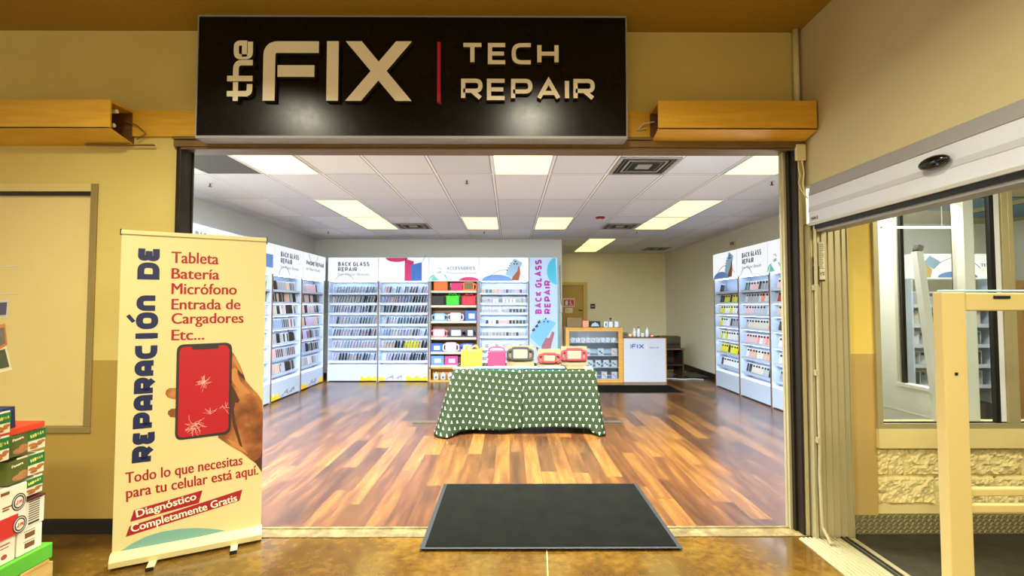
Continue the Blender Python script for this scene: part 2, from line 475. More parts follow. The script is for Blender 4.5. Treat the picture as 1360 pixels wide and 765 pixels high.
# ================================================================ SETTING
WZ = 3.385                       # concourse ceiling
def S(mb, name, m, **k): return struct(mb.build(name, m, **k))
# floors
S(MB().box((-7, -7, -0.1), (1.93, 3.235, 0)), 'floor', M_CONC)
S(MB().box((-4.3, 3.235, -0.1), (6.2, 12.9, 0.0)), 'floor', M_FLOOR)
S(MB().box((1.93, -7, -0.1), (6.2, 3.235, -0.002)), 'floor', M_CARPET)
# concourse ceiling and shop ceiling
S(MB().box((-7, -7, WZ), (6.2, 3.3, WZ + 0.1)), 'ceiling', M_MALLCEIL)
S(MB().box((-4.3, 3.27, 2.9), (6.2, 12.9, 3.0)), 'ceiling', M_TILE)
# shop front wall round the opening, with a shallow recess for the boarded window
w = MB()
w.box((-7, 3.2, 0), (-2.225, 3.27, 0.655)); w.box((-7, 3.2, 2.325), (-2.225, 3.27, WZ))
w.box((-2.785, 3.2, 0.655), (-2.225, 3.27, 2.325)); w.box((-7, 3.262, 0.655), (-2.785, 3.27, 2.325))
w.box((-2.225, 3.2, 2.6), (1.954, 3.27, WZ)); w.box((1.954, 3.2, 0), (2.02, 3.29, WZ))
S(w, 'wall_front', M_WALLF)
# right concourse wall (over the sliding entrance)
w = MB(); w.box((1.99, -7, 2.3), (2.13, 3.2, WZ)); w.box((1.99, -7, 0), (2.13, -0.6, 2.3))
S(w, 'wall_right', M_RWALL)
S(MB().box((-2.9, 3.185, 0.0), (-2.23, 3.2, 0.095)).box((-7, 3.185, 0.0), (-2.9, 3.2, 0.095)), 'baseboard_front', M_BLACKBASE)
# boarded window on the left: panel, rails
t = struct(thing('window_1', 'pale boarded window panel with olive frame left of the shop front', 'window', (-2.785, 3.2, 0.655)))
MB().box((-4.2, 0.03, 0.04), (-0.04, 0.06, 1.62)).build('panel', mat('pale yellow board', '#e0cb88', 0.6, noise=0.04, nscale=3), t)
MB().box((-4.2, -0.012, 0), (0, 0.03, 0.042)).box((-0.045, -0.012, 0.042), (0, 0.03, 1.67)).build('frame', mat('olive frame', '#8f7a45', 0.6), t, bevel=0.004)
MB().box((-4.2, 0.0, 1.62), (-0.05, 0.03, 1.67)).build('head_rail', mat('lit frame top', '#d8c47c', 0.6), t)  # paler than the olive frame: brighter light along its top put into the colour
MB().box((-4.2, 0.012, 1.595), (-0.05, 0.028, 1.618)).build('track', M_DARKSTEEL, t)
# steel head beam and jambs of the shop opening
b = MB(); b.box((-2.24, 3.13, 2.56), (1.975, 3.32, 2.605)); b.box((-2.24, 3.115, 2.605), (1.985, 3.2, 2.625)); b.box((-2.24, 3.14, 2.545), (1.975, 3.16, 2.56))
S(b, 'trim_1', M_STEEL, bevel=0.004)
b = MB(); b.box((-2.225, 3.14, 0), (-2.195, 3.2, 2.56)); b.box((-2.225, 3.2, 0), (-2.2, 3.275, 2.56)); b.box((-2.2, 3.262, 0), (-2.192, 3.275, 2.56))
S(b, 'trim_2', M_DARKSTEEL, bevel=0.003)
b = MB(); b.box((1.885, 3.27, 0), (1.954, 3.29, 2.56)); b.box((1.90, 3.2, 0), (1.954, 3.27, 2.56)); b.box((1.915, 3.14, 0), (1.93, 3.2, 2.56))
S(b, 'trim_3', M_DARKSTEEL, bevel=0.003)
b = MB(); b.box((1.877, 3.25, 0), (1.886, 3.275, 2.56)); b.box((1.882, 3.225, 0), (1.9, 3.26, 2.56)); b.box((1.932, 3.135, 0), (1.956, 3.2, 2.56))
S(b, 'trim_4', M_ALU, bevel=0.002)
# worn threshold strip
g = NG('worn threshold', 0.6)
x, y, z = g.xyz(); n = g.noise(g.comb(x, y, z), 9, 7, 0.75)
g.color(g.ramp(n, [(0.3, '#3a2b0d'), (0.5, '#645020'), (0.7, '#8f7a45')])); g.bump(n, 0.6, 0.01)
S(MB().box((-2.2, 3.13, 0.0), (1.95, 3.245, 0.006)).box((-2.2, 3.238, 0.0), (1.95, 3.262, 0.012)), 'trim_5', g.m, bevel=0.003)
# shop walls
S(MB().box((-4.2, 3.27, 0), (-4.1, 10.1, 2.9)), 'wall_left', M_WHITEWALL)
S(MB().box((-4.2, 9.98, 0), (1.1, 10.1, 2.9)), 'wall_back', M_WHITEWALL)
S(MB().box((1.0, 10.1, 0), (1.1, 12.6, 2.9)), 'wall_partition', M_TANWALL)
S(MB().box((1.0, 12.6, 0), (4.3, 12.7, 2.9)), 'wall_back', M_TANWALL)
S(MB().box((4.15, 5.8, 0), (4.25, 12.6, 2.9)), 'wall_right', mat('warm white wall', '#d6d2c0', 0.8, noise=0.02, nscale=4))
S(MB().box((2.2, 3.4, 0), (2.23, 3.75, 2.9)).box((2.2, 3.75, 0), (2.47, 3.78, 2.9)).box((2.44, 3.78, 0), (2.47, 4.13, 2.9)), 'wall_side', M_WHITEWALL)
S(MB().box((-4.1, 9.965, 0), (-3.63, 9.98, 0.1)).box((0.95, 9.965, 0), (1.1, 9.98, 0.1)).box((-4.1, 3.4, 0), (-4.085, 9.965, 0.1)), 'baseboard_back', M_BLACKBASE)
S(MB().box((4.135, 8.95, 0), (4.15, 12.6, 0.12)).box((1.1, 12.585, 0), (4.135, 12.6, 0.12)), 'baseboard_right', M_BLACKBASE)
# back door in the deep corner
t = struct(thing('door_1', 'mustard yellow back door in the far corner behind the counter', 'door', (1.12, 12.585, 0)))
m_mus = mat('mustard door paint', '#b58e1f', 0.5); m_mus2 = mat('mustard frame paint', '#cdae52', 0.5)
MB().box((0.0, -0.02, 0.0), (0.83, 0.015, 2.04)).build('leaf', m_mus, t)
MB().box((0.83, -0.06, 0.12), (0.93, 0.0, 2.12)).box((0.0, -0.06, 2.04), (0.83, 0.0, 2.12)).build('door_frame', m_mus2, t, bevel=0.004)
MB().tube([(0.76, -0.02, 1.38), (0.76, -0.07, 1.38)], 0.012).tube([(0.70, -0.07, 1.38), (0.79, -0.07, 1.38)], 0.012).build('handle', M_BLACK, t)

# ---------------------------------------------------------------- lobby end wall (right of the shop front)
LY = 3.15
S(MB().box((2.235, LY + 0.01, 0.125), (2.425, 3.4, 1.18)), 'wall_lobby', mat('tan wall covering', '#b79a58', 0.8, noise=0.12, nscale=160, bump=0.1))
S(MB().box((2.235, LY + 0.01, 1.18), (2.425, 3.4, 2.6)), 'wall_lobby', M_YELLOW)
m_block = mat('painted split face block', '#d8c88a', 0.75, noise=0.05, nscale=20)
w = MB(); w.box((2.425, LY + 0.02, 0.13), (6.0, 3.4, 0.185)); w.box((2.425, LY - 0.015, 0.565), (6.0, 3.4, 0.69)); w.box((2.425, LY + 0.035, 0.185), (6.0, 3.4, 0.565)); w.box((2.425, LY, 2.42), (6.0, 3.4, 2.6))
rng = random.Random(3)
def split_block(x0, x1, z0, z1):
    nx = max(2, int((x1 - x0) / 0.013)); nz = max(2, int((z1 - z0) / 0.013)); vs = []; fs = []
    from mathutils import noise as NZ
    for j in range(nz + 1):
        for i in range(nx + 1):
            u = i / nx; v = j / nz; e = 0 if i in (0, nx) or j in (0, nz) else 1
            p = Vector((x0 + u * (x1 - x0), 0, z0 + v * (z1 - z0)))
            h = 0.016 + 0.016 * NZ.noise(p * 22) + 0.012 * NZ.noise(p * 60) + rng.uniform(-.003, .003)
            vs.append((p.x, LY + 0.035 - e * max(0.004, h), p.z))
    for j in range(nz):
        for i in range(nx):
            a = j * (nx + 1) + i; fs.append((a, a + 1, a + nx + 2, a + nx + 1))
    w.add(vs, fs)
for row, (z0, z1, off) in enumerate([(0.19, 0.365, 0.0), (0.375, 0.56, 0.2)]):
    x = 2.43 - off
    while x < 4.2:
        split_block(max(2.43, x), x + 0.385, z0, z1); x += 0.395
S(w, 'wall_lobby', m_block)
# chequer plate kick strip
w = MB(); w.box((2.235, LY + 0.012, 0), (4.6, LY + 0.02, 0.128))
for j in range(5):
    for i in range(118):
        cx = 2.25 + i * 0.02 + (0.01 if j % 2 else 0); cz = 0.016 + j * 0.024; a = 0.9 if (i + j) % 2 else -0.9
        w.box((-0.011, -0.0035, -0.0028), (0.011, 0.0, 0.0028), M=Matrix.Translation((cx, LY + 0.012, cz)) @ Matrix.Rotation(a, 4, 'Y'))
S(w, 'trim_6', mat('chequer plate steel', '#a39a76', 0.35, 0.6))
# lobby windows: aluminium frames and glass
M_GLASS = bpy.data.materials.new('clear glass'); M_GLASS.use_nodes = True
nt = M_GLASS.node_tree; nt.nodes.clear()
o_ = nt.nodes.new('ShaderNodeOutputMaterial'); tr = nt.nodes.new('ShaderNodeBsdfTransparent'); gl = nt.nodes.new('ShaderNodeBsdfGlossy'); mx = nt.nodes.new('ShaderNodeMixShader'); fr = nt.nodes.new('ShaderNodeLayerWeight'); pw = nt.nodes.new('ShaderNodeMath'); pw.operation = 'POWER'; pw.inputs[1].default_value = 4.0; sc_ = nt.nodes.new('ShaderNodeMath'); sc_.operation = 'MULTIPLY_ADD'; sc_.inputs[1].default_value = 0.5; sc_.inputs[2].default_value = 0.035
tr.inputs[0].default_value = (0.93, 0.95, 0.94, 1); gl.inputs[1].default_value = 0.0; fr.inputs[0].default_value = 0.5; nt.links.new(fr.outputs['Facing'], pw.inputs[0]); nt.links.new(pw.outputs[0], sc_.inputs[0])
nt.links.new(sc_.outputs[0], mx.inputs[0]); nt.links.new(tr.outputs[0], mx.inputs[1]); nt.links.new(gl.outputs[0], mx.inputs[2]); nt.links.new(mx.outputs[0], o_.inputs[0])
def lobby_window(nm, x0, x1, label):
    t = struct(thing(nm, label, 'window', (x0, LY, 0.69)))
    W = x1 - x0
    f = MB(); f.box((0, -0.01, 0), (W, 0.06, 0.035)); f.box((0, -0.01, 0.035), (0.035, 0.06, 1.73)); f.box((W - 0.045, -0.01, 0.035), (W, 0.06, 1.73)); f.box((0.035, -0.01, 1.69), (W - 0.045, 0.06, 1.73))
    f.build('frame', M_ALU, t, bevel=0.002)
    k = MB(); k.box((0.035, 0.006, 0.035), (W - 0.045, 0.012, 0.043)); k.box((W - 0.115, 0.0, 0.035), (W - 0.085, 0.03, 1.69)); k.build('gasket', M_BLACK, t)
    MB().box((W - 0.085, 0.004, 0.043), (W - 0.045, 0.03, 1.69)).build('inner_bead', M_WHITE, t)
    MB().box((0.035, 0.034, 0.035), (W - 0.115, 0.039, 1.69)).build('glass', M_GLASS, t)
lobby_window('window_2', 2.425, 3.335, 'lobby window behind the cream security gate')
lobby_window('window_3', 3.335, 4.3, 'lobby window at the right edge of the photo')
# room behind the lobby windows
m_pb = mat('white painted block', '#e3e6e2', 0.7, noise=0.02, nscale=8)
w = MB()
w.box((3.13, 3.24, 0), (3.2, 4.1, 0.86)); w.box((3.13, 3.84, 0.86), (3.2, 4.1, 2.6)); w.box((3.13, 3.24, 0.86), (3.2, 3.3, 2.6)); w.box((3.12, 3.3, 0.86), (3.2, 3.84, 0.885))
w.box((2.47, 4.1, 0), (3.43, 4.13, 2.9)); w.box((3.4, 4.13, 0), (3.43, 5.77, 2.9)); w.box((3.43, 5.74, 0), (6.1, 5.8, 2.9)); w.box((6.0, 3.4, 0), (6.1, 5.74, 2.9))
for zz in (0.25, 0.45, 0.66):
    w.box((3.127, 3.3, zz), (3.13, 4.1, zz + 0.006))
S(w, 'wall_lobby', m_pb)
t = struct(thing('window_4', 'inner window with black gasket seen through the lobby glass', 'window', (3.13, 3.3, 0.885)))
MB().box((0.0, 0.0, 0), (0.05, 0.03, 1.5)).box((0.0, 0.51, 0), (0.05, 0.54, 1.5)).build('frame', M_ALU2, t)
MB().box((0.012, 0.485, 0), (0.04, 0.51, 1.5)).box((0.012, 0.03, 0), (0.04, 0.05, 1.5)).build('gasket', M_BLACK, t)
MB().box((0.024, 0.05, 0), (0.03, 0.485, 1.5)).build('glass', M_GLASS, t)
S(MB().box((2.24, 3.4, 2.5), (2.47, 3.75, 2.55)).box((2.47, 3.4, 2.5), (3.43, 4.1, 2.55)).box((3.43, 3.4, 2.5), (6.0, 5.74, 2.55)), 'ceiling', mat('drab lobby ceiling', '#a79d72', 0.8))
S(MB().box((4.0, 4.3, 2.49), (4.75, 4.9, 2.5)).box((5.0, 4.4, 2.49), (5.7, 5.3, 2.5)), 'ceiling', mat('blue grey ceiling panel', '#4f7486', 0.7))
area_lamp('backroom_fill_lamp', (3.9, 4.1, 2.46), 1.0, 0.3, 24, (1, 0.96, 0.85))  # added lamp without a fixture, to light the room behind the glass
area_lamp('bay_fill_lamp', (2.8, 3.65, 2.46), 0.4, 0.3, 8, (1, 0.97, 0.9))  # likewise added, to light the bay behind the window
# lobby far side and outside glow come from the open front; side wall closes the lobby
S(MB().box((6.0, -2.0, 0), (6.1, 3.4, 3.0)), 'wall_lobby', M_RWALL)
S(MB().box((2.13, -2.0, 2.62), (6.0, 3.2, 2.7)), 'ceiling', mat('lobby ceiling paint', '#d8cfa6', 0.8))
# sliding-door jamb: fluted aluminium
b = MB(); b.box((2.0, 3.115, 0), (2.235, 3.2, 2.05))
for k, xx in enumerate((2.0, 2.055, 2.10, 2.145, 2.19, 2.225)):
    b.box((xx, 3.107, 0), (xx + 0.006, 3.115, 2.05))
b.box((1.965, 3.09, 0), (1.985, 3.2, 2.03))
S(b, 'trim_7', M_ALU, bevel=0.001)
# floor track of the sliding door
b = MB(); b.box((1.86, -0.6, 0.0), (2.22, 3.1, 0.006))
for k in range(9): b.box((1.87 + k * 0.026, -0.6, 0.006), (1.884 + k * 0.026, 3.1, 0.012))
S(b, 'trim_8', M_ALU)
b = MB(); b.box((2.13, -0.6, 0.006), (2.142, 3.1, 0.016)); b.box((2.16, -0.6, 0.006), (2.172, 3.1, 0.016))
S(b, 'trim_9', M_BLACK)
# ================================================================ SHOP FRONT THINGS
# ---- sign: black lightbox with raised letters
sg = thing('shop_sign', 'large black shop sign with raised cream letters over the shop opening', 'sign', (-2.014, 3.195, 2.588))
SW, SH, SD = 2.767, 0.79, 0.175
gp = NG('satin black sign face', 0.3, 0.34); xx = gp.xyz(); nn = gp.noise(gp.comb(xx[0], xx[1], xx[2]), 14, 6, 0.7)
gp.color(gp.ramp(nn, [(0.35, '#040404'), (0.7, '#090907')])); gp.L(gp.math('MULTIPLY_ADD', nn, 0.12, 0.2), gp.b.inputs['Roughness'])
MB().box((0, -SD, 0), (SW, 0, SH)).build('panel', gp.m, sg, bevel=0.003)
MB().box((-0.006, -SD - .004, -0.012), (SW + 0.006, 0.0, 0.004)).box((-0.006, -SD - .004, SH - 0.004), (SW + 0.006, 0, SH + 0.006)).box((-0.007, -SD - .004, 0.004), (0.0, 0, SH - 0.004)).box((SW, -SD - .004, 0.004), (SW + 0.007, 0, SH - 0.004)).build('edge_trim', M_GREY, sg)
m_let = [mat('cream letter face', '#fbf1d6', 0.45), mat('dark letter return', '#2e2a1e', 0.5)]
def returns(o):
    for p in o.data.polygons: p.material_index = 0 if abs(p.normal.y) > .9 and p.center.y < -SD - .015 else 1
    return o
def sx(px): return (px - 265.0) * SW / 567.0
def sz(py): return (181.3 - py) * SH / 160.3
Z0, Z1 = -SD - .032, -SD
def zx(x): return sx(240 + x * 0.4559)
def zz_(y): return sz(y * 0.4559)
# "the", reading upwards
mb = MB(); M = frameM((zx(221), 0, zz_(301)), (0, 0, 1), (-1, 0, 0))
u = (301 - 125) * .4559 * SH / 160.3; hgt = (221 - 148) * .4559 * SW / 567; th = 0.036
k = u / 176.0
def tx(y): return (301 - y) * k
hx = hgt
mb.stroke([(tx(280), hx), (tx(280), th * .5 + .012)], th, Z0, Z1, M=M)
mb.stroke(fillet([(tx(280), hx * .45), (tx(280), th * .5), (tx(252), th * .5)], 0.03), th, Z0 - .0003, Z1, M=M)
mb.stroke([(tx(301), hx * .66), (tx(246), hx * .66)], th * .92, Z0 - .0006, Z1, M=M)
mb.stroke([(tx(236), hx), (tx(236), 0)], th, Z0, Z1, M=M)
mb.stroke(fillet([(tx(236), hx * .66), (tx(190), hx * .66), (tx(190), 0)], 0.04), th, Z0 - .0003, Z1, M=M)
mb.stroke(fillet([(tx(129), th * .5), (tx(173), th * .5), (tx(173), hx * .66), (tx(133), hx * .66), (tx(133), hx * .34, 0), (tx(173), hx * .34)], 0.03), th * .92, Z0, Z1, M=M)
returns(mb.build('lettering', m_let, sg))
# FIX
mb = MB()
th = zx(288) - zx(248)
mb.stroke(fillet([(zx(410), zz_(144.5)), (zx(268), zz_(144.5)), (zx(268), zz_(300))], 0.055, 8), th * .86, Z0, Z1)
mb.box((zx(292), Z0, zz_(231)), (zx(398), Z1, zz_(197)))
mb.box((zx(433), Z0, zz_(300)), (zx(467), Z1, zz_(127)))
zt, zb = zz_(127), zz_(300)
mb.prism([(zx(487), zt), (zx(533), zt), (zx(678), zb), (zx(632), zb)], Z0, Z1)
mb.prism([(zx(632), zt), (zx(678), zt), (zx(533), zb), (zx(487), zb)], Z0 - .0004, Z1)
returns(mb.build('lettering', m_let, sg))
MB().box((zx(751), Z0, zz_(303)), (zx(760), Z1, zz_(128))).build('divider_bar', mat('crimson bar', '#c11f3c', 0.4), sg)
mb = MB()
stroke_text(mb, 'TECH', zz_(131) - zz_(193), 0.027, Z0, Z1, fit=zx(1101) - zx(820), M=Matrix.Translation((zx(820), 0, zz_(193))), r=.35, gap=.2)
returns(mb.build('lettering', m_let, sg)); mb = MB()
stroke_text(mb, 'REPAIR', zz_(235) - zz_(297), 0.027, Z0, Z1, fit=zx(1205) - zx(820), M=Matrix.Translation((zx(820), 0, zz_(297))), r=.35, gap=.2)
returns(mb.build('lettering', m_let, sg))

# ---- timber light valances
def valance(name, label, x0, x1, open_end, extra):
    t = thing(name, label, 'valance', (x0, 3.2, 2.57)); W = x1 - x0
    MB().box((0, -0.2, 0.06), (W, -0.185, 0.25)).build('front_board', M_OAK, t, bevel=0.002)
    MB().box((0, -0.185, 0.235), (W, 0, 0.25)).build('top_board', M_OAK, t)
    MB().add([(0, -0.2, 0.06), (W, -0.2, 0.06), (W, 0, 0.015), (0, 0, 0.015), (0, -0.2, 0.07), (W, -0.2, 0.07), (W, 0, 0.025), (0, 0, 0.025)],
             [(0, 3, 2, 1), (4, 5, 6, 7), (0, 1, 5, 4), (1, 2, 6, 5), (2, 3, 7, 6), (3, 0, 4, 7)]).build('bottom_board', M_OAK, t)
    for zc, yc in ((0.20, -0.13), (0.1, -0.15)):
        e = MB().tube([(0.03, yc, zc), (W - 0.012, yc, zc)], 0.013, 10).build('lamp_tube', mat('unlit lamp tube', '#efe9d4', 0.3), t)
    MB().box((0.0, -0.02, 0.03), (W, 0.0, 0.235)).build('back_board', M_BROWN, t)
    return t, W
t, W = valance('light_valance', 'long oak valance on the wall left of the sign with open end', -5.4, -2.555, 1, None)
MB().box((W - 0.3, -0.04, 0.008), (W + 0.16, -0.022, 0.014)).tube([(W - .02, -.05, .17), (W + .05, -.04, .14), (W + .1, -.03, .09), (W + .04, -.03, .05)], 0.004, 6).build('loose_strip', M_STEEL, t)
t, W = valance('light_valance', 'short oak valance on the wall right of the sign', 0.955, 1.978, 0, None)
MB().tube([(0.02, -.05, .17), (-.05, -.04, .16), (-.09, -.03, .12), (-.03, -.03, .13)], 0.004, 6).build('loose_wire', M_WHITE, t)
tag(MB().box((-2.555, 3.18, 2.645), (-2.078, 3.2, 2.825)).build('timber_board', M_OAK, bevel=0.002), 'flat oak board on the wall between left valance and sign', 'board')
tag(MB().box((0.785, 3.18, 2.645), (0.955, 3.2, 2.825)).build('timber_board', M_OAK, bevel=0.002), 'flat oak board on the wall between sign and right valance', 'board')

# ---- conduit, box and cable in the right corner
t = thing('conduit_pipe', 'cream conduit pipe rising from right valance to the ceiling corner', 'pipe', (1.955, 3.17, 2.83))
MB().tube([(0, 0, 0), (0, 0, 0.555)], 0.019, 12).build('pipe', M_CREAM2, t, smooth=True)
MB().tube([(0, 0, 0.0), (0, 0, 0.05)], 0.026, 12).build('coupling', M_ALU, t)
t = thing('junction_box', 'cream junction box under the right valance with trailing wires', 'electrical box', (1.945, 3.16, 2.47))
MB().rbox((-0.03, -0.04, 0), (0.035, 0.03, 0.11), 0.006).build('body', M_CREAM2, t)
MB().tube([(-.01, -.02, 0), (-.012, -.025, -.05), (-.004, -.03, -.1), (-.012, -.02, -.15), (.0, -.03, -.2), (.03, -.05, -.26)], 0.004, 6).tube([(.01, -.03, 0), (.02, -.03, -.08), (.012, -.03, -.16), (.02, -.04, -.24)], 0.006, 6).build('wire', M_CREAM2, t)
MB().tube([(0, 0, .11), (0, 0, .145)], 0.02, 10).build('pipe_stub', M_ALU, t)
cd = MB().tube([(1.985, 3.06, 2.02), (1.985, 3.06, 0.55), (1.98, 3.06, 0.42), (1.975, 3.045, 0.25), (1.978, 3.04, 0.1), (2.0, 3.0, 0.02)], 0.011, 8)
for zc in (1.6, 1.05, 0.62): cd.box((1.97, 3.055, zc), (2.0, 3.085, zc + 0.035))
tag(cd.build('cable_conduit', M_ALU, smooth=False), 'thin conduit running down the door jamb corner to the floor track', 'conduit')
t = thing('door_lock', 'small black lock box on the sliding door jamb', 'lock', (1.99, 3.085, 1.62))
MB().rbox((-0.012, -0.022, 0.0), (0.022, 0.0, 0.14), 0.004).build('body', M_BLACK, t)
MB().rbox((-0.008, -0.016, 0.15), (0.016, 0.0, 0.2), 0.003).build('latch', M_BLACK, t)
st = MB(); st.box((2.035, 3.1055, 1.66), (2.075, 3.1065, 1.92)); tk = thing('notice_sticker', 'narrow white printed sticker on the sliding door jamb', 'sticker', (0, 0, 0))
st.build('paper', mat('sticker paper', '#d9d2ac', 0.6), tk)
pr = MB(); rs = random.Random(5); zc = 1.905
while zc > 1.74: pr.box((2.038, 3.105, zc), (2.038 + rs.uniform(.02, .034), 3.1056, zc + 0.003)); zc -= 0.0085
for i in range(6):
    for j in range(6):
        if rs.random() < .55: pr.box((2.041 + i * .005, 3.105, 1.70 + j * .004), (2.045 + i * .005, 3.1056, 1.7035 + j * .004))
pr.box((2.035, 3.105, 1.66), (2.075, 3.1056, 1.672))
pr.build('print', M_BLACK, tk)

# ---- sliding door operator header on the right wall
M_HOUS = mat('operator white', '#d0d5de', .4)
t = thing('door_operator', 'long white automatic door operator housing across the right entrance', 'door operator', (1.99, 3.095, 2.0))
def yprof(prof, y0, y1):
    mb = MB(); n = len(prof); mb.add([(x, y0, z) for x, z in prof] + [(x, y1, z) for x, z in prof], [list(range(n)), list(range(2 * n - 1, n - 1, -1))] + [(i, (i + 1) % n, n + (i + 1) % n, n + i) for i in range(n)]); return mb
yprof([(-.02, .03), (-.02, .22), (-.014, .225), (0.0, .225), (0.12, .225), (0.12, .03)], -3.6, 0).build('housing', M_HOUS, t)
yprof([(-.02, .225), (-.004, .30), (0.0, .30), (0.0, .225)], -3.6, 0).build('top_rail', M_GREY, t)
yprof([(-.0225, .115), (-.0225, .145), (-.02, .145), (-.02, .115)], -3.6, 0).build('groove_band', mat('light grey band', '#b9bdc4', .4), t)
yprof([(-.025, .022), (-.025, .04), (0.1, .04), (0.1, .022)], -3.6, 0).build('lower_rail', M_ALU2, t)
yprof([(-.012, -.004), (-.012, .022), (0.12, .022), (0.12, -.004)], -3.6, 0).build('door_track', M_BLACK, t)
yprof([(0.0, -.02), (0.0, -.004), (0.1, -.004), (0.1, -.02)], -3.6, -.02).build('track_lip', M_GREY, t)
lb = MB().box((-.0225, -.088, .056), (-.02, -.025, .078)).build('label_plate', M_BLACK, t)
MB().box((-.0232, -.086, .058), (-.0225, -.027, .076)).build('label_face', mat('label grey', '#d8d8d6', .5), lb)
m_ = MB(); font_text(m_, 'STANLEY', 0.05, 0.0105, 0.0, bold=.015, M=frameM((-.0235, -.0315, .0618), (0, -1, 0), (0, 0, 1))); m_.build('lettering', M_BLACK, lb)
sens = thing('motion_sensor', 'black oval motion sensor on the white door operator housing', 'sensor', tuple(atx(1240, 216, 1.945)))
bm = bmesh.new(); bmesh.ops.create_uvsphere(bm, u_segments=24, v_segments=12, radius=1); bmesh.ops.scale(bm, vec=(.034, .075, .031), verts=bm.verts)
mb = MB(); mb.bm(bm); mb.build('dome', mat('glossy black sensor', '#0b0b0a', .12), sens, smooth=True)
MB().lathe([(.02, 0), (.02, .012), (.0, .012)], (0, 0, 0), 16, M=Matrix.Translation((.004, 0, 0)) @ Matrix.Rotation(PI / 2, 4, 'Y')).build('base', M_BLACK, sens)

# ---- cream security gate in the foreground
t = thing('security_gate', 'cream anti-theft gate frame in the right foreground', 'security gate', (2.06, 2.25, 0))
MB().rbox((0, 0, 0), (0.112, 0.055, 1.566), .006).build('post', M_CREAM, t)
MB().rbox((1.0, 0, 0), (1.112, 0.055, 1.566), .006).build('post', M_CREAM, t)
MB().rbox((0.112, 0, 1.475), (1.0, 0.055, 1.562), .006).build('top_rail', M_CREAM, t)
MB().rbox((0.02, 0.004, 1.566), (1.09, 0.05, 1.576), .003).build('top_cap', mat('pale blue cap', '#a9cfe6', .3), t)
MB().rbox((0.112, 0.012, 0.6), (1.0, 0.043, 0.637), .006).rbox((0.112, 0.012, 0.522), (1.0, 0.043, 0.562), .006).build('lower_rail', M_CREAM, t)
MB().rbox((0.245, -0.004, 1.533), (0.325, 0.002, 1.549), .004).build('nameplate', M_BLACK, t)
MB().box((0.048, -0.002, 1.17), (0.062, 0.004, 1.184)).build('lock_hole', M_BLACK, t)

# ---- mats
def floor_mat(name, label, x0, y0, x1, y1, skew=0):
    t = thing(name, label, 'mat', (x0, y0, 0)); W, D = x1 - x0, y1 - y0
    MB().rbox((0, 0, 0.0), (W, D, 0.006), .003).build('rubber_border', M_RUBBER, t)
    MB().rbox((.03, .02, 0.004), (W - .03, D - .02, 0.011), .003).build('pile', M_MAT, t)
    return t
# (the big mat lies across the threshold)
e = floor_mat('entrance_mat', 'large charcoal mat lying across the shop threshold', -0.55, 2.955, 1.06, 4.015); e.location.z = 0.012
floor_mat('counter_mat', 'narrow charcoal mat on the floor before the counter', 1.15, 8.2, 3.0, 8.98)
tag(MB().rbox((-1.24, 6.13, 0), (1.46, 6.23, 0.012), .004).build('cord_cover', mat('worn grey strip', '#4f4a3d', .6, noise=.2, nscale=20)), 'grey floor cord cover strip passing under the green table', 'cord cover')
# ================================================================ ROLL-UP BANNER
BL, BR = Vector((-2.275, 2.778, 0)), Vector((-1.601, 3.115, 0))
bx_ = (BR - BL); BW = bx_.length; bx_.normalize(); bn = Vector((bx_.y, -bx_.x, 0))      # bn faces the concourse
bang = math.atan2(bx_.y, bx_.x)
def bp(px, py):
    """photo pixel on the banner face -> (u, z)"""
    d = ray(px, py); k = (BL - _C).dot(bn) / d.dot(bn); p = _C + d * k
    return (min((p - BL).dot(bx_), BW), p.z)
t = thing('rollup_banner', 'tall cream roll-up banner of repair services with a cracked phone picture', 'banner', tuple(BL), bang)
m_ban = mat('cream banner film', '#cdc18a', 0.55)
MB().box((0.0, 0.0, 0.075), (BW, 0.002, 1.925)).build('banner_sheet', m_ban, t)
hb = MB(); prof = [(-.045, .015), (-.05, .05), (-.03, .08), (0.0, .088), (.03, .08), (.045, .05), (.045, .015)]
hb.add([(-.005, y, z) for y, z in prof] + [(BW + .005, y, z) for y, z in prof], [list(range(7)), list(range(13, 6, -1))] + [(i, (i + 1) % 7, 7 + (i + 1) % 7, 7 + i) for i in range(7)])
hb.build('base_housing', m_ban, t, bevel=.003)
for u in (.2, .61):
    f = MB().box((u - .018, -.13, .004), (u + .018, .16, .018)).build('foot', m_ban, t)
    MB().box((u - .019, -.137, .0), (u + .019, -.128, .02)).build('foot_cap', M_BLACK, f)
f = MB().rbox((-.004, -.008, 1.92), (BW + .004, .012, 1.945), .003).build('top_rail', m_ban, t)
MB().box((-.006, -.009, 1.915), (-.001, .013, 1.95)).build('end_cap', M_BLACK, f); MB().box((BW + .001, -.009, 1.905), (BW + .007, .013, 1.95)).build('end_cap', M_BLACK, f)
MB().tube([(BW / 2, .03, .05), (BW / 2, .03, 1.93)], .011, 8).build('support_pole', M_GREY, t)
P_NAVY = mat('navy print', '#0a1747', .55); P_RED = mat('crimson print', '#98081f', .55); P_TEAL = mat('teal print', '#709f92', .55); P_CREAM = mat('cream print', '#f2e8c8', .55)
def bpoly(mb, px, d0, d1=0.0):
    mb.prism([bp(*p) for p in px], d0, d1)
# blue vertical heading
u0, z0 = bp(205, 612); u1, z1 = bp(206, 327); uL, _ = bp(175, 612)
H_ = u0 - uL; zs = z0 + (z1 - z0) * (612 - 393) / 285; ze = z0 + (z1 - z0) * (612 - 372) / 285
for s_, za, zb in (('REPARACIÓN', z0, zs), ('DE', ze, z1)):
    mb = MB(); stroke_text(mb, s_, H_, H_ * .31, -.0006, 0.0, fit=zb - za, M=frameM((u0, 0, za), (0, 0, 1), (-1, 0, 0)), r=.3, gap=.075, font=ROUND)
    mb.build('heading', P_NAVY, t)
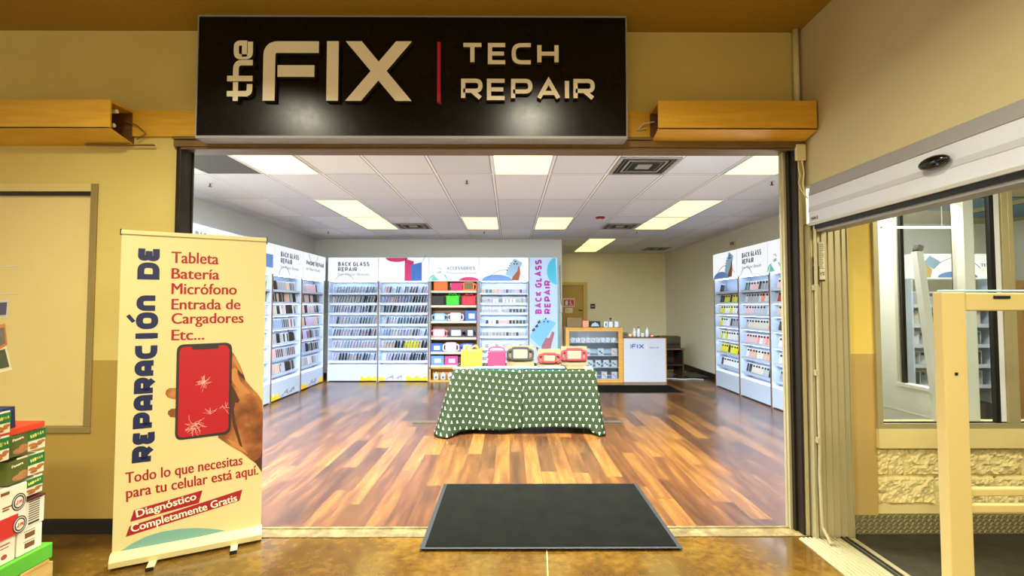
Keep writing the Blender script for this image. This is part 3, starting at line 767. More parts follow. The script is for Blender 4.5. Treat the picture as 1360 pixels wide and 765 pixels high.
# red list
mb = MB()
for s, xa, xb, yb, ya in [('Tableta', 228, 290, 349, 333), ('Batería', 228, 291, 370, 355), ('Micrófono', 228, 314, 390.5, 375), ('Entrada de', 228, 319, 411, 396), ('Cargadores', 228, 323, 430, 415), ('Etc...', 228, 271, 452, 437)]:
    a = bp(xa, yb); b = bp(xb, yb - 1); c = bp(xa, ya)
    mb = MB(); font_text(mb, s, b[0] - a[0], c[1] - a[1], 0.0, bold=.022, M=Matrix.Translation((a[0], 0, a[1]))); mb.build('service_line', P_RED, t)
# red slanted lines
mb = MB()
def slanted(mb, s, p0, p1, cap, bold=.02, d=0.0):
    a = Vector(bp(*p0)); b = Vector(bp(*p1)); d_ = b - a; L = d_.length; xd = (d_.x, 0, d_.y); zd = (-d_.y, 0, d_.x)
    zd = (0.0, 0, 1.0) if False else zd
    font_text(mb, s, L, cap, 0.0, bold=bold, M=frameM((a.x, d, a.y), xd, zd))
slanted(mb, 'Todo lo que necesitas', (167, 642), (322, 617), .066)
slanted(mb, 'para tu celular está aquí.', (168, 662), (343, 630), .066)
mb.build('slogan', P_RED, t)
mb = MB()
bpoly(mb, [(173, 693), (178, 677.5), (269, 651), (264, 668)], -.001)
bpoly(mb, [(167, 713), (172, 699), (322, 650), (318, 665)], -.001)
rb = mb.build('ribbon', P_RED, t)
mb = MB(); slanted(mb, 'Diagnóstico', (182, 687), (261, 663), .046, .018, -.001); slanted(mb, 'Completamente Gratis', (175, 707), (315, 665), .046, .018, -.001)
mb.build('lettering', P_CREAM, rb)
mb = MB(); bpoly(mb, [(151, 741), (160, 732), (175, 722), (195, 712), (215, 706), (240, 702), (262, 701), (285, 702.5), (299, 704.5)], -.001)
mb.build('wave', P_TEAL, t)
# printed hand holding a cracked red phone
gs = NG('printed skin', .55); xx = gs.xyz(); nn = gs.noise(gs.comb(xx[0], xx[1], xx[2]), 9, 4)
gs.color(gs.ramp(nn, [(0.3, '#5e3211'), (0.5, '#8a4f22'), (0.68, '#b3763c')]))
P_SKIN = gs.m; P_SKIND = mat('printed skin crease', '#4a230c', .6); P_SKINL = mat('printed skin light', '#b87a40', .6)
def zpx(x, y): return (215 + x * .2613, 440 + y * .2613)
hd = MB()
hand = [(300, 90), (352, 95), (372, 125), (398, 175), (418, 225), (425, 250), (455, 285), (485, 315), (510, 352), (528, 410), (545, 455), (547, 715), (500, 688), (455, 655), (405, 615), (350, 585), (285, 540), (300, 400)]
bpoly(hd, [zpx(*p) for p in hand], -.0008)
bpoly(hd, [zpx(*p) for p in [(90, 288), (40, 288), (22, 300), (18, 318), (28, 335), (55, 345), (90, 346)]], -.0008)
bpoly(hd, [zpx(*p) for p in [(90, 393), (50, 393), (32, 405), (30, 420), (42, 435), (90, 442)]], -.0008)
ph = hd.build('printed_hand', P_SKIN, t)
dk = MB()
bpoly(dk, [zpx(*p) for p in [(350, 265), (372, 300), (395, 350), (388, 365), (372, 362), (366, 400), (372, 450), (392, 520), (410, 590), (395, 580), (362, 480), (350, 400)]], -.0013, -.0008)
bpoly(dk, [zpx(*p) for p in [(547, 560), (547, 712), (470, 660), (500, 640), (528, 600)]], -.0013, -.0008)
bpoly(dk, [zpx(*p) for p in [(418, 225), (425, 250), (400, 232), (380, 205), (372, 190), (390, 200)]], -.0013, -.0008)
dk.build('shading', P_SKIND, ph)
lt = MB()
bpoly(lt, [zpx(*p) for p in [(345, 218), (352, 196), (368, 184), (384, 194), (386, 222), (400, 255), (432, 292), (452, 315), (430, 318), (395, 300), (362, 262)]], -.0014, -.0008)
bpoly(lt, [zpx(*p) for p in [(365, 120), (392, 170), (410, 212), (404, 214), (380, 178), (360, 140)]], -.0014, -.0008)
bpoly(lt, [zpx(*p) for p in [(330, 545), (365, 560), (410, 592), (440, 625), (415, 612), (360, 580)]], -.0014, -.0008)
lt.build('highlight', P_SKINL, ph)
def rrect(px, r, n=5):
    """rounded quad from four pixel corners"""
    out = []
    for i in range(4):
        p = Vector(px[i]); a = (Vector(px[i - 1]) - p).normalized(); b = (Vector(px[(i + 1) % 4]) - p).normalized()
        p0 = p + a * r; p2 = p + b * r
        for k in range(n + 1):
            q = k / n; out.append(tuple(p0 * (1 - q) ** 2 + p * 2 * q * (1 - q) + p2 * q * q))
    return out
fr_ = MB(); bpoly(fr_, [zpx(*p) for p in rrect([(76, 68), (358, 56), (350, 522), (66, 556)], 38)], -.0018)
fp = fr_.build('printed_phone', mat('phone rim print', '#2a2522', .5), t)
sc_ = MB(); bpoly(sc_, [zpx(*p) for p in rrect([(91, 80), (344, 69), (338, 508), (80, 543)], 30)], -.0023, -.0018); sc_.build('screen', mat('red phone screen print', '#a80a1c', .5), fp)
nt_ = MB(); bpoly(nt_, [zpx(*p) for p in rrect([(150, 72), (290, 66), (286, 88), (156, 94)], 8)], -.0027, -.0018); nt_.build('notch', mat('phone rim print', '', 0), fp)
ck = MB(); rs = random.Random(11)
def crack(cx, cy, n, r0, r1, sp=(0, 2 * PI)):
    for i in range(n):
        a = rs.uniform(*sp); r = rs.uniform(r0, r1); pts = [(cx, cy)]; x, y = cx + rs.uniform(-8, 8), cy + rs.uniform(-8, 8)
        pts = [(x, y)]
        for k in range(3): x += math.cos(a) * r / 3; y += math.sin(a) * r / 3; a += rs.uniform(-.6, .6); pts.append((x, y))
        ck.stroke([bp(*zpx(*p)) for p in pts], .0012, -.0026, -.0022)
crack(210, 258, 26, 20, 46); crack(170, 470, 16, 30, 75); crack(160, 490, 8, 30, 50, (0, PI)); crack(245, 420, 7, 20, 50); crack(320, 390, 6, 15, 32)
ck.build('crack', mat('crack print', '#e8c9b2', .6), fp)

# ================================================================ PRODUCT PALLET at the left edge
FX = -2.45
def fy(px, py=650): return atx(px, py, FX).y
def fz(px, py): return atx(px, py, FX).z
m_green = mat('lime green board', '#58b02c', .6)
t = thing('wooden_pallet', 'wooden pallet under the green board at the bottom left', 'pallet', (-2.95, 1.4, 0))
for i in range(6): MB().rbox((0, .02 + i * .2, .145), (.52, .17 + i * .2, .165), .004).build('deck_board', M_PALLET, t)
for xx in (0.0, .24, .48): MB().rbox((xx, 0, 0.03), (xx + .04, 1.19, .145), .004).build('stringer', M_PALLET, t)
MB().box((.522, .9, .07), (.5235, .925, .11)).box((.522, .93, .085), (.5235, .96, .1)).box((.522, .935, .1), (.5235, .95, .115)).build('stamp', M_BLACK, t)
for yy in (.02, .6, 1.05): MB().rbox((0, yy, 0), (.52, yy + .1, .03), .004).build('base_board', M_PALLET, t)
tag(MB().rbox((-2.95, 1.4, .165), (-2.43, 2.585, .245), .006).build('green_board', m_green), 'bright green board lying on the wooden pallet', 'board')
m_pw = mat('white carton', '#e9e2c8', .6); m_red = mat('bright red carton', '#c7261a', .5); m_olive = mat('olive card', '#55601f', .5); m_sub = mat('green card print', '#157028', .45)
m_brownp = mat('brown print', '#7a4a1e', .6); m_fly = mat('food print', '#a8682a', .6, noise=.6, nscale=90); m_cr = mat('cream card print', '#e6ddbf', .6)
m_nav = mat('navy carton', '#132a55', .5); m_maroon = mat('maroon tray', '#4e1717', .6)
def Mface(px, py): return frameM((FX, fy(px), fz(px, py)), (0, 1, 0), (0, 0, 1))       # local x to the right, z up, y into the stack
def carton(name, label, cat, px0, px1, py0, py1, depth, m, dz=None, group=None, off=0.0):
    """a box whose front shows between the given photo edges; returns thing, width, height"""
    y0, y1 = fy(px0), fy(px1); zb = fz(px0, py1) if dz is None else dz; zt = fz((px0 + px1) / 2, py0)
    t = thing(name, label, cat, (FX + off, y0, zb), PI / 2, group)     # local x -> +Y, local y -> -X
    W = y1 - y0; H = zt - zb
    MB().rbox((0, 0, 0), (W, depth, H), .004).build('box', m, t)
    return t, W, H
Z1b = .247
t, W, H = carton('small_carton', 'white carton with red print on the green board, left one', 'carton', -6, 23, 714, 752, .22, m_pw, Z1b)
MB().box((.02, -.001, .09), (.075, 0, .096)).box((.03, -.001, .075), (.07, 0, .079)).disc(.05, .035, .014, .012, -.001, 0).build('print', mat('faded red print', '#a8473a', .6), t)
t, W, H = carton('small_carton', 'white carton with brown food print on the green board, right one', 'carton', 26, 58, 699, 740, .22, m_pw, Z1b)
MB().box((.035, -.001, .075), (.085, 0, .10)).box((.035, -.001, .025), (.085, 0, .05)).box((.03, -.001, .108), (.085, 0, .111)).box((.03, -.001, .057), (.085, 0, .06)).build('print', m_brownp, t)
Z2b = Z1b + H + .002
t, W, H2 = carton('small_carton', 'white carton with barcode lines on its side', 'carton', 34, 60, 662, 700, .22, m_pw, Z2b)
mb = MB()
for i in range(9): mb.box((.02, -.001, .03 + i * .0115), (.075, 0, .035 + i * .0115))
mb.box((.02, -.001, .012), (.075, 0, .022)); mb.build('print', mat('dark brown print', '#4b3620', .6), t)
t = thing('tall_carton', 'white and red carton with two round emblems', 'carton', (FX + .012, fy(-8), Z2b - .0), PI / 2)
W = fy(33) - fy(-8); H = fz(15, 646) - Z2b
MB().rbox((0, 0, 0), (W, .2, H), .004).build('box', m_pw, t)
MB().box((0.0, -.0012, 0.0), (W * .72, 0, fz(15, 684) - Z2b)).build('red_panel', m_red, t)
for cx, cz, c2 in ((W * .72, fz(25, 665) - Z2b, '#d4788a'), (W * .78, fz(28, 694) - Z2b, '#d9556a')):
    e = MB().disc(cx, cz, .034, .042, -.002, -.0012).build('emblem', mat('emblem ring', '#252038', .5), t)
    MB().disc(cx, cz, .029, .036, -.0024, -.002).build('emblem_field', m_cr, e)
    MB().disc(cx, cz, .026, .032, -.0028, -.0024).build('emblem_ring', mat('emblem ring', '', 0), e)
    MB().disc(cx, cz, .02, .025, -.0031, -.0028).build('emblem_field', m_cr, e)
    q = MB(); stroke_text(q, 'JM', .024, .006, -.0036, -.0031, M=Matrix.Translation((cx - .017, 0, cz - .012)), fit=.034); q.build('lettering', mat('emblem ' + c2, c2, .5), e)
q = MB(); [q.box((.03, -.001, .135 + i * .012), (.06 + .012 * i, 0, .142 + i * .012)) for i in range(2)]; q.box((.02, -.001, H - .03), (.06, 0, H - .015)); q.build('print', m_brownp, t)
Z3b = Z2b + H2 + .003
tag(MB().rbox((FX - .2, fy(34), Z3b), (FX + .012, fy(58), Z3b + .012), .003).build('maroon_tray', m_maroon), 'thin maroon tray between barcode carton and green card packs', 'tray')
# core box the packs hang in front of
ZC = .862
tag(MB().rbox((FX - .34, 2.2, Z2b), (FX - .22, 2.5, ZC), .006).build('display_carton', m_maroon), 'dark maroon display carton behind the card packs', 'carton')
def pack(label, px0, px1, py0, py1, kind, off):
    y0, y1 = fy(px0), fy(px1); zb = fz(px0, py1); zt = fz((px0 + px1) / 2, py0); W = y1 - y0; H = zt - zb
    t = thing('card_pack', label, 'gift card pack', (FX + off, y0, zb), PI / 2, 'green gift card packs on the pallet stack')
    MB().rbox((0, 0, 0), (W, .2, H), .003).build('box', m_cr if kind == 's' else m_olive, t)
    if kind == 's':
        MB().box((0, -.0012, H * .5), (W, 0, H)).build('green_panel', m_sub, t)
        q = MB(); stroke_text(q, 'SUBWAY', H * .17, H * .05, -.002, -.0012, M=Matrix.Translation((W * .12, 0, H * .63)) @ Matrix.Rotation(-.12, 4, 'Y'), fit=W * .76); q.build('lettering', mat('yellow white print', '#e9e27a', .5), t)
        q = MB()
        for i, (a, b) in enumerate(((.35, .14), (.6, .26), (.75, .36), (.25, .3))): q.disc(W * a, H * b, W * .22, H * .075, -.0012 - .0002 * i, 0, n=12)
        q.build('food_picture', m_fly, t)
    else:
        q = MB(); q.disc(W * .6, H * .22, W * .38, H * .13, -.0012, 0, n=14); q.disc(W * .75, H * .36, W * .22, H * .11, -.0016, 0, n=14); q.build('food_picture', mat('sandwich print', '#b07a48', .6, noise=.5, nscale=70), t)
        q = MB(); font_text(q, 'Panera', W * .55, H * .12, 0.0, .03, M=Matrix.Translation((W * .2, 0, H * .7)) @ Matrix.Rotation(-.12, 4, 'Y')); q.build('lettering', P_CREAM, t)
    MB().box((W * .45, .0, H), (W * .95, .004, H + .008)).build('hang_tab', m_pw, t)
pack('olive gift card pack with food picture in the top row', 8, 34, 577, 610, 'o', .004)
pack('green and cream gift card pack in the top row', 34.5, 58, 571, 601, 's', .0)
pack('olive gift card pack with food picture in the second row', 8, 35, 611, 646, 'o', .004)
pack('green and cream gift card pack in the second row', 36, 57.5, 603, 633, 's', .0)
pack('green and cream gift card pack in the third row above the barcode carton', 34, 56.5, 634.5, 660.5, 's', .0)
pack('green and cream gift card pack at the photo edge, upper', -16, 5, 550, 580, 's', .02)
pack('green and cream gift card pack at the photo edge, lower', -16, 5, 583, 617, 's', .02)
tag(MB().rbox((FX - .34, 2.16, ZC), (FX + .008, fy(55), ZC + .035), .005).build('red_carton', mat('orange red carton', '#d8401c', .5)), 'flat orange-red carton on top of the card packs', 'carton')
t = thing('navy_box', 'navy blue box standing on the red carton', 'box', (FX - .004, fy(5, 545), ZC + .035), PI / 2)
MB().prism([(0, 0), (.062, 0), (.055, .105), (-.004, .10)], 0, .07).build('box', m_nav, t); MB().box((.004, -.001, .086), (.05, 0.0, .094)).build('band', mat('navy band', '#22427a', .5), t)
# peg rack carrying loose cards
t = thing('card_rack', 'wire card rack at the left edge of the photo', 'rack', (-2.72, 2.30, ZC + .035))
MB().tube([(0, 0, 0), (0, 0, .95)], .009).build('post', M_GREY, t)
for zz in (.80, .66): MB().tube([(0, 0, zz), (.10, .12, zz), (.20, .14, zz + .006)], .0025, 6).build('hook', M_ALU2, t)
MB().lathe([(.06, 0), (.06, .006), (.01, .01)], (0, 0, 0), 16).build('base', M_GREY, t)
def hung(label, px, mc, mp):
    q = [atx(a, b, -2.53) for a, b in px]; t = thing('hanging_card', label, 'card', tuple(q[0]), 0, 'loose cards on the wire rack')
    vs = [v - q[0] for v in q]; n = len(vs)
    MB().add(vs + [v + Vector((-.004, .001, 0)) for v in vs], [[0, 1, 2, 3], [7, 6, 5, 4]] + [(i, (i + 1) % 4, 4 + (i + 1) % 4, 4 + i) for i in range(4)]).build('card', mc, t)
    c = sum(vs, Vector()) / 4; w_ = [c + (v - c) * .72 + Vector((.0015, -.0015, 0)) for v in vs]
    MB().add(w_ + [v + Vector((-.003, .001, 0)) for v in w_], [[0, 1, 2, 3], [7, 6, 5, 4]] + [(i, (i + 1) % 4, 4 + (i + 1) % 4, 4 + i) for i in range(4)]).build('picture', mp, t)
hung('small grey card with a dark cross on the wire rack', [(-6, 399), (12, 398), (10, 421), (-6, 422)], mat('pale grey card', '#b9b5ae', .5), mat('violet print', '#4b455c', .5))
hung('orange and grey card on the wire rack', [(-6, 432), (7, 430), (10, 458), (-6, 468)], mat('orange card', '#c07a3c', .5), mat('grey photo print', '#6c675c', .6, noise=.4, nscale=60))
hung('dark green card tilted at the bottom of the wire rack', [(-6, 462), (8, 458), (16, 491), (-6, 496)], mat('pale edge card', '#d5cfa8', .5), mat('dark green print', '#494f38', .6, noise=.4, nscale=60))
# ================================================================ SHOP CEILING THINGS
M_DIFF = mat('glowing diffuser', '#fff4cf', .5, emit=.75, ecol=(1.0, .94, .56))
def gridx(k): return -0.178 + 0.605 * k
def ceiling_light(label, k, y0, y1):
    t = thing('ceiling_light', label, 'ceiling light', (gridx(k), y0, 2.9), 0, 'fluorescent ceiling panels'); W, D = .605, y1 - y0
    f = MB(); f.box((.01, .01, -.012), (W - .01, .03, .0)); f.box((.01, D - .03, -.012), (W - .01, D - .01, 0)); f.box((.01, .03, -.012), (.03, D - .03, 0)); f.box((W - .03, .03, -.012), (W - .01, D - .03, 0))
    f.build('frame', M_WHITE, t)
    MB().box((.03, .03, -.008), (W - .03, D - .03, -.002)).build('diffuser', M_DIFF, t)
for lb, k, y0, y1 in [
    ('glowing ceiling panel at the front left, beside the dark return grille', -4, 3.8, 5.0),
    ('glowing ceiling panel at the front middle, nearest the sign', 0, 3.8, 5.0),
    ('glowing ceiling panel at the front right, near the right jamb', 4, 3.8, 5.0),
    ('glowing ceiling panel of the left pair, nearer one', -4, 6.2, 7.4),
    ('glowing ceiling panel of the left pair, farther one', -4, 7.4, 8.6),
    ('small glowing ceiling panel left of centre near the back wall', -1, 7.4, 8.6),
    ('small glowing ceiling panel right of centre near the back wall', 1, 7.4, 8.6),
    ('glowing ceiling panel of the right pair, nearer one', 4, 6.2, 7.4),
    ('glowing ceiling panel of the right pair, farther one', 4, 7.4, 8.6),
    ('glowing ceiling panel over the counter, nearer one', 3, 9.8, 11.0),
    ('glowing ceiling panel over the counter, farther one', 3, 11.0, 12.2)]:
    ceiling_light(lb, k, y0, y1)
M_VENTD = mat('dark vent core', '#141312', .8); M_VENTM = mat('dark vent metal', '#5a564f', .5); M_VENTF = mat('grimy vent metal', '#a8a59e', .5, .2)
def air_vent(label, x, y, s=.58):
    t = thing('air_vent', label, 'air vent', (x, y, 2.9), 0, 'square ceiling air diffusers')
    MB().box((0, 0, -.003), (s, s, 0)).build('backing', M_VENTD, t)
    for i, q in enumerate((.0, .09, .17, .24)):
        a, b = q * s, s - q * s; w_ = .014 if i else .03
        f = MB(); f.box((a, a, -.012), (b, a + w_, -.002)); f.box((a, b - w_, -.012), (b, b, -.002)); f.box((a, a + w_, -.012), (a + w_, b - w_, -.002)); f.box((b - w_, a + w_, -.012), (b, b - w_, -.002))
        f.build('louver_ring', M_VENTF if i in (0, 2) else M_VENTM, t)
    MB().box((s * .38, s * .38, -.012), (s * .62, s * .62, -.002)).build('core_plate', M_VENTF, t)
air_vent('square air vent in the front of the ceiling, right of centre', 1.05, 4.41)
air_vent('square air vent left of centre near the back wall', gridx(-3) + .01, 8.01)
air_vent('square air vent near the red smoke detector', gridx(3) + .01, 8.01)
air_vent('square air vent over the far right corner', 3.3, 11.3)
t = thing('return_grille', 'large dark grey return grille in the front left ceiling', 'air vent', (gridx(-5), 4.0, 2.9))
MB().box((.02, .02, -.003), (.585, .98, 0)).build('backing', mat('dark grey grille', '#55544f', .7, noise=.35, nscale=250), t)
f = MB(); f.box((0, 0, -.01), (.605, .02, 0)); f.box((0, .98, -.01), (.605, 1.0, 0)); f.box((0, .02, -.01), (.02, .98, 0)); f.box((.585, .02, -.01), (.605, .98, 0)); f.build('frame', M_WHITE, t)
t = thing('smoke_detector', 'red smoke detector on the ceiling right of centre', 'smoke detector', (gridx(2) + .4, 7.45, 2.9))
MB().lathe([(.075, 0), (.075, -.012), (.06, -.025), (.05, -.03)], seg=20).build('housing', mat('dark red plastic', '#8d1a22', .4), t, smooth=False)
MB().lathe([(.03, -.03), (.026, -.045), (.0, -.046)], seg=14).build('sensor_cap', M_WHITE, t)
for lb, px, py in [('sprinkler head near the left wall by the dark grille', 279, 243), ('sprinkler head near the ceiling centre', 620, 239), ('sprinkler head at the back left corner', 436, 307),
                   ('sprinkler head at the back above the accessories rack', 643, 307), ('sprinkler head near the counter ceiling line', 846, 307), ('sprinkler head near the right jamb', 1025, 241)]:
    d = ray(px, py); k = (2.9 - CAMH) / d.z; p = _C + d * k
    t = thing('sprinkler_head', lb, 'sprinkler', (p.x, p.y, 2.9), 0, 'ceiling sprinkler heads')
    MB().lathe([(.03, 0), (.028, -.006), (.0, -.007)], seg=14).build('escutcheon', M_WHITE, t)
    MB().lathe([(.008, -.006), (.008, -.035), (.02, -.04), (.02, -.044), (0, -.045)], seg=10).build('nozzle', mat('dark sprinkler metal', '#4c4a46', .4, .5), t)

# ================================================================ WALL RACKS
M_SHELFW = mat('cool white shelf', '#bac7dc', .45)
M_HEAD = mat('lit header film', '#4c4c4c', .5, emit=.4, ecol=(.97, .985, 1.0))
M_LED = mat('led strip', '#ffffff', .5, emit=6.5, ecol=(.84, .92, 1.0))
M_UPR = mat('brown upright', '#70543c', .5)
T_GREY = mat('grey header print', '#6a768e', .6); T_LGREY = mat('light grey header print', '#9c9ca8', .6); T_LINE = mat('thin arc print', '#8b919b', .6)
A_BLUE = mat('blue backlit print', '#5d88cc', .5, emit=.12); A_MAG = mat('magenta backlit print', '#b80d62', .5, emit=.12); A_ROYAL = mat('royal blue print', '#1f5cb4', .5, emit=.1, noise=.25, nscale=40)
A_TEAL = mat('teal backlit print', '#5cb3aa', .5, emit=.15); A_PHONE = mat('pale blue phone print', '#86a8c8', .5, emit=.15); A_SKIN = mat('hand print', '#a05a30', .6); A_DARK = mat('dark print', '#27303f', .6)
A_PINK = mat('pink print', '#f3a9c4', .5, emit=.3); A_YEL = mat('yellow print', '#f2c81c', .5); A_SLAT = mat('slat groove', '#a9b8d2', .6)
ZH0, ZH1 = 1.985, 2.46
SHZ = [1.735, 1.54, 1.345, 1.12, 0.88, 0.64, 0.395]
def arc(mb, cx, cz, r, a0, a1, w, d0, d1, n=24): mb.stroke([(cx + r * math.cos(a0 + (a1 - a0) * i / n), cz + r * math.sin(a0 + (a1 - a0) * i / n)) for i in range(n + 1)], w, d0, d1)
def header(t, W, art):
    bx = MB().box((.001, -.02, ZH0), (W - .001, .26, ZH1)).build('header_box', M_WHITE, t)
    h = MB().box((.008, -.024, ZH0 + .008), (W - .008, -.02, ZH1 - .004)).build('header_panel', M_HEAD, t)
    d0, d1 = -.0265, -.024
    if art == 'back':
        q = MB(); stroke_text(q, 'BACK GLASS', .085, .019, d0, d1, fit=W * .62, M=Matrix.Translation((W * .2, 0, ZH0 + .30)), r=.3); q.build('lettering', T_GREY, h); q = MB(); stroke_text(q, 'REPAIR', .085, .019, d0, d1, fit=W * .38, M=Matrix.Translation((W * .2, 0, ZH0 + .195)), r=.3)
        q.build('lettering', T_GREY, h)
        q = MB(); font_text(q, 'For Major Brands', W * .62, .055, d1, M=Matrix.Translation((W * .2, 0, ZH0 + .115))); q.build('sub_lettering', T_LGREY, h)
        q = MB(); arc(q, W * .33, ZH0 - .06, .2, .45, PI - .45, .009, d0, d1); q.build('arc_line', T_LINE, h)
    elif art == 'repair':
        q = MB(); stroke_text(q, 'PHONE REPAIR', .08, .018, d0, d1, fit=W * .78, M=Matrix.Translation((W * .12, 0, ZH0 + .25)), r=.3); q.build('lettering', T_GREY, h)
        q = MB(); font_text(q, 'All Major Brands', W * .6, .055, d1, M=Matrix.Translation((W * .12, 0, ZH0 + .16))); q.build('sub_lettering', T_LGREY, h)
        q = MB(); arc(q, W * .42, ZH1 + .06, .22, PI + .35, 2 * PI - .35, .009, d0, d1); q.build('arc_line', T_LINE, h)
    elif art == 'acc':
        q = MB(); stroke_text(q, 'ACCESSORIES', .07, .017, d0, d1, fit=W * .56, M=Matrix.Translation((W * .36, 0, ZH0 + .225)), r=.3); q.build('lettering', mat('slate header print', '#8ea5bd', .6), h)
        q = MB(); font_text(q, 'Premium brands', W * .6, .05, d1, M=Matrix.Translation((W * .36, 0, ZH0 + .145))); q.build('sub_lettering', T_LGREY, h)
        q = MB(); stroke_text(q, 'UP', .05, .01, d0, d1, M=Matrix.Translation((W * .16, 0, ZH0 + .15)), fit=.09); arc(q, W * .2, ZH0 + .21, .05, .2, 2.2, .01, d0, d1, 10); q.build('emblem', mat('olive print', '#97a58a', .6), h)
        q = MB(); q.prism([(W * .03 + .0, ZH0 + .012), (W * .1, ZH0 + .12), (W * .2, ZH0 + .02)], d0, d1); q.disc(W * .14, ZH0 + .012, .14, .13, d0, d1, PI * .55, PI); q.disc(W * .27, ZH0 + .012, .11, .13, d0, d1, 0, PI * .45); q.build('teal_shape', A_TEAL, h)
        q = MB(); q.disc(W * .8, ZH0 + .01, .2, .075, d0, d1, 0, PI); q.build('pink_dome', A_MAG, h)
    elif art == 'phone':
        q = MB(); q.disc(W * .36, ZH0 + .01, .3, .12, d0, d1, 0, PI); q.build('blue_dome', A_BLUE, h)
        q = MB(); arc(q, W * .55, ZH0 - .25, .48, .75, PI - .75, .009, d0, d1); q.build('arc_line', T_LINE, h)
        phone_art_sub(h, W * .7, ZH0 + .25, .32, d1)
    elif art == 'fold':
        q = MB(); q.disc(W * .36, ZH1 - .006, .22, .085, d0, d1, PI, 2 * PI); q.prism([(W * .52, ZH0 + .01), (W * .7, ZH0 + .01), (W * .7, ZH0 + .40), (W * .52, ZH0 + .45)], d0, d1); q.build('magenta_shape', A_MAG, h)
        q = MB(); q.prism([(W * .65, ZH0 + .01), (W * .86, ZH0 + .01), (W * .86, ZH0 + .38), (W * .65, ZH0 + .33)], d0 - .002, d0); q.build('blue_shape', A_ROYAL, h)
        q = MB(); arc(q, W * .72, ZH0 + .52, .2, PI * 1.05, PI * 2, .009, d0, d1); q.build('arc_line', T_LINE, h)
    elif art == 'pink':
        q = MB(); q.prism([(W * .35, ZH0 + .2), (W * .6, ZH0 + .2), (W * .6, ZH0 + .42), (W * .35, ZH0 + .42)], d0, d1); q.build('pink_shape', A_PINK, h)
        q = MB(); q.prism([(W * .62, ZH0 + .1), (W * .96, ZH0 + .1), (W * .96, ZH0 + .3), (W * .62, ZH0 + .3)], d0, d1); q.build('blue_shape', A_BLUE, h)
def phone_art_sub(h, cx, cz, s, dd):
    R_ = Matrix.Translation((cx, 0, cz)) @ Matrix.Rotation(.5, 4, 'Y')
    q = MB(); q.prism([(x * s, z * s) for x, z in rrect([(-.3, -.58), (.3, -.58), (.3, .58), (-.3, .58)], .1)], dd - .003, dd, M=R_); q.build('phone_picture', A_PHONE, h)
    q = MB(); [q.disc(x * s, z * s, .055 * s, .055 * s, dd - .004, dd - .003, n=10, M=R_) for x, z in ((-.13, .44), (-.13, .28), (.02, .36))]
    for k in range(4): q.disc(-.33 * s, (.2 - k * .16) * s, .05 * s, .035 * s, dd - .004, dd, n=8, M=R_)
    q.build('camera_picture', A_DARK, h)
    q = MB(); q.prism([(cx + x * s, cz + z * s) for x, z in ((-.15, -.72), (.3, -.72), (.4, -.3), (.36, .12), (.27, .14), (.22, -.12), (.08, -.32), (-.08, -.5))], dd - .005, dd); q.build('hand_picture', A_SKIN, h)
def rack(name, label, loc, rotz, W, art, back=None, base='slat', yellow=None, shelves=SHZ, lite=True):
    t = thing(name, label, 'display rack', loc, rotz, 'lit wall display racks')
    header(t, W, art)
    MB().box((.012, .21, .05), (W - .012, .25, ZH0)).build('back_panel', back or M_SHELFW, t)
    MB().box((.001, .0, .0), (.022, .26, ZH0)).build('side_panel', M_SHELFW, t); MB().box((W - .022, 0, 0), (W - .001, .26, ZH0)).build('side_panel', M_SHELFW, t)
    MB().box((.001, -.012, .0), (.011, .0, ZH0)).build('upright', M_UPR, t); MB().box((W - .011, -.012, 0), (W - .001, 0, ZH0)).build('upright', M_UPR, t)
    if lite: MB().box((.05, .005, ZH0 - .012), (W - .05, .025, ZH0)).build('led_strip', M_LED, t)
    for z in shelves:
        s_ = MB(); s_.box((.022, .02, z - .012), (W - .022, .21, z)); s_.box((.022, .012, z - .016), (W - .022, .02, z + .022)); s_ = s_.build('shelf', M_SHELFW, t)
        if lite and z < 1.7: MB().box((.05, .024, z - .019), (W - .05, .036, z - .0125)).build('led_strip', M_LED, s_)
    if base == 'slat':
        b_ = MB().box((.022, -.005, .02), (W - .022, .21, .30)).build('base_panel', M_SHELFW, t)
        MB().add([(.022, -.01, .30), (W - .022, -.01, .30), (W - .022, .03, .33), (.022, .03, .33), (.022, .2, .30), (W - .022, .2, .30)], [(0, 1, 2, 3), (0, 4, 5, 1), (3, 2, 5, 4), (0, 3, 4), (1, 5, 2)]).build('ledge', M_WHITEP, t)
        q = MB(); [q.box((.1, -.0065, zz), (W - .08, -.005, zz + .006)) for zz in (.13, .18, .23)]; q.build('groove', A_SLAT, b_)
        if yellow:
            for x0, x1, kind in yellow:
                q = MB(); qd = MB()
                if kind == 'y':
                    n = 5; pr = [(x0, .022)] + [(x0 + (x1 - x0) * i / 8, .06 + .03 * math.sin(i * 1.9) + .035) for i in range(9)] + [(x1, .022)]
                    q.prism(pr, -.0075, -.005)
                else:
                    for i in range(6): qd.prism([(x0 + (x1 - x0) * .14 * i, .04 + .03 * (i % 3)), (x0 + (x1 - x0) * (.14 * i + .22), .05 + .02 * (i % 2)), (x0 + (x1 - x0) * (.14 * i + .2), .075 + .03 * (i % 3))], -.0078 - .0002 * i, -.005)
                if q.v: q.build('yellow_print', A_YEL, b_)
                if qd.v: qd.build('tool_print', mat('tool print', '#8f8d93', .6, noise=.6, nscale=50), b_)
    return t
XS = [-3.615, -2.612, -1.608, -0.612, 0.380]
FYB = 9.45
r_l0 = rack('display_rack', 'lit display rack on left wall, header just showing over the left half of the banner', (-3.68, 5.30, 0), PI / 2, 1.04, 'back')
r_l1 = rack('display_rack', 'lit display rack on left wall, header just showing over the right half of the banner', (-3.68, 6.34, 0), PI / 2, 1.02, 'pink', yellow=[(.1, .4, 'y')])
r_l2 = rack('display_rack', 'lit display rack on the left wall just right of the banner', (-3.68, 7.36, 0), PI / 2, 1.04, 'back', yellow=[(.0, .28, 'y'), (.3, .85, 't')])
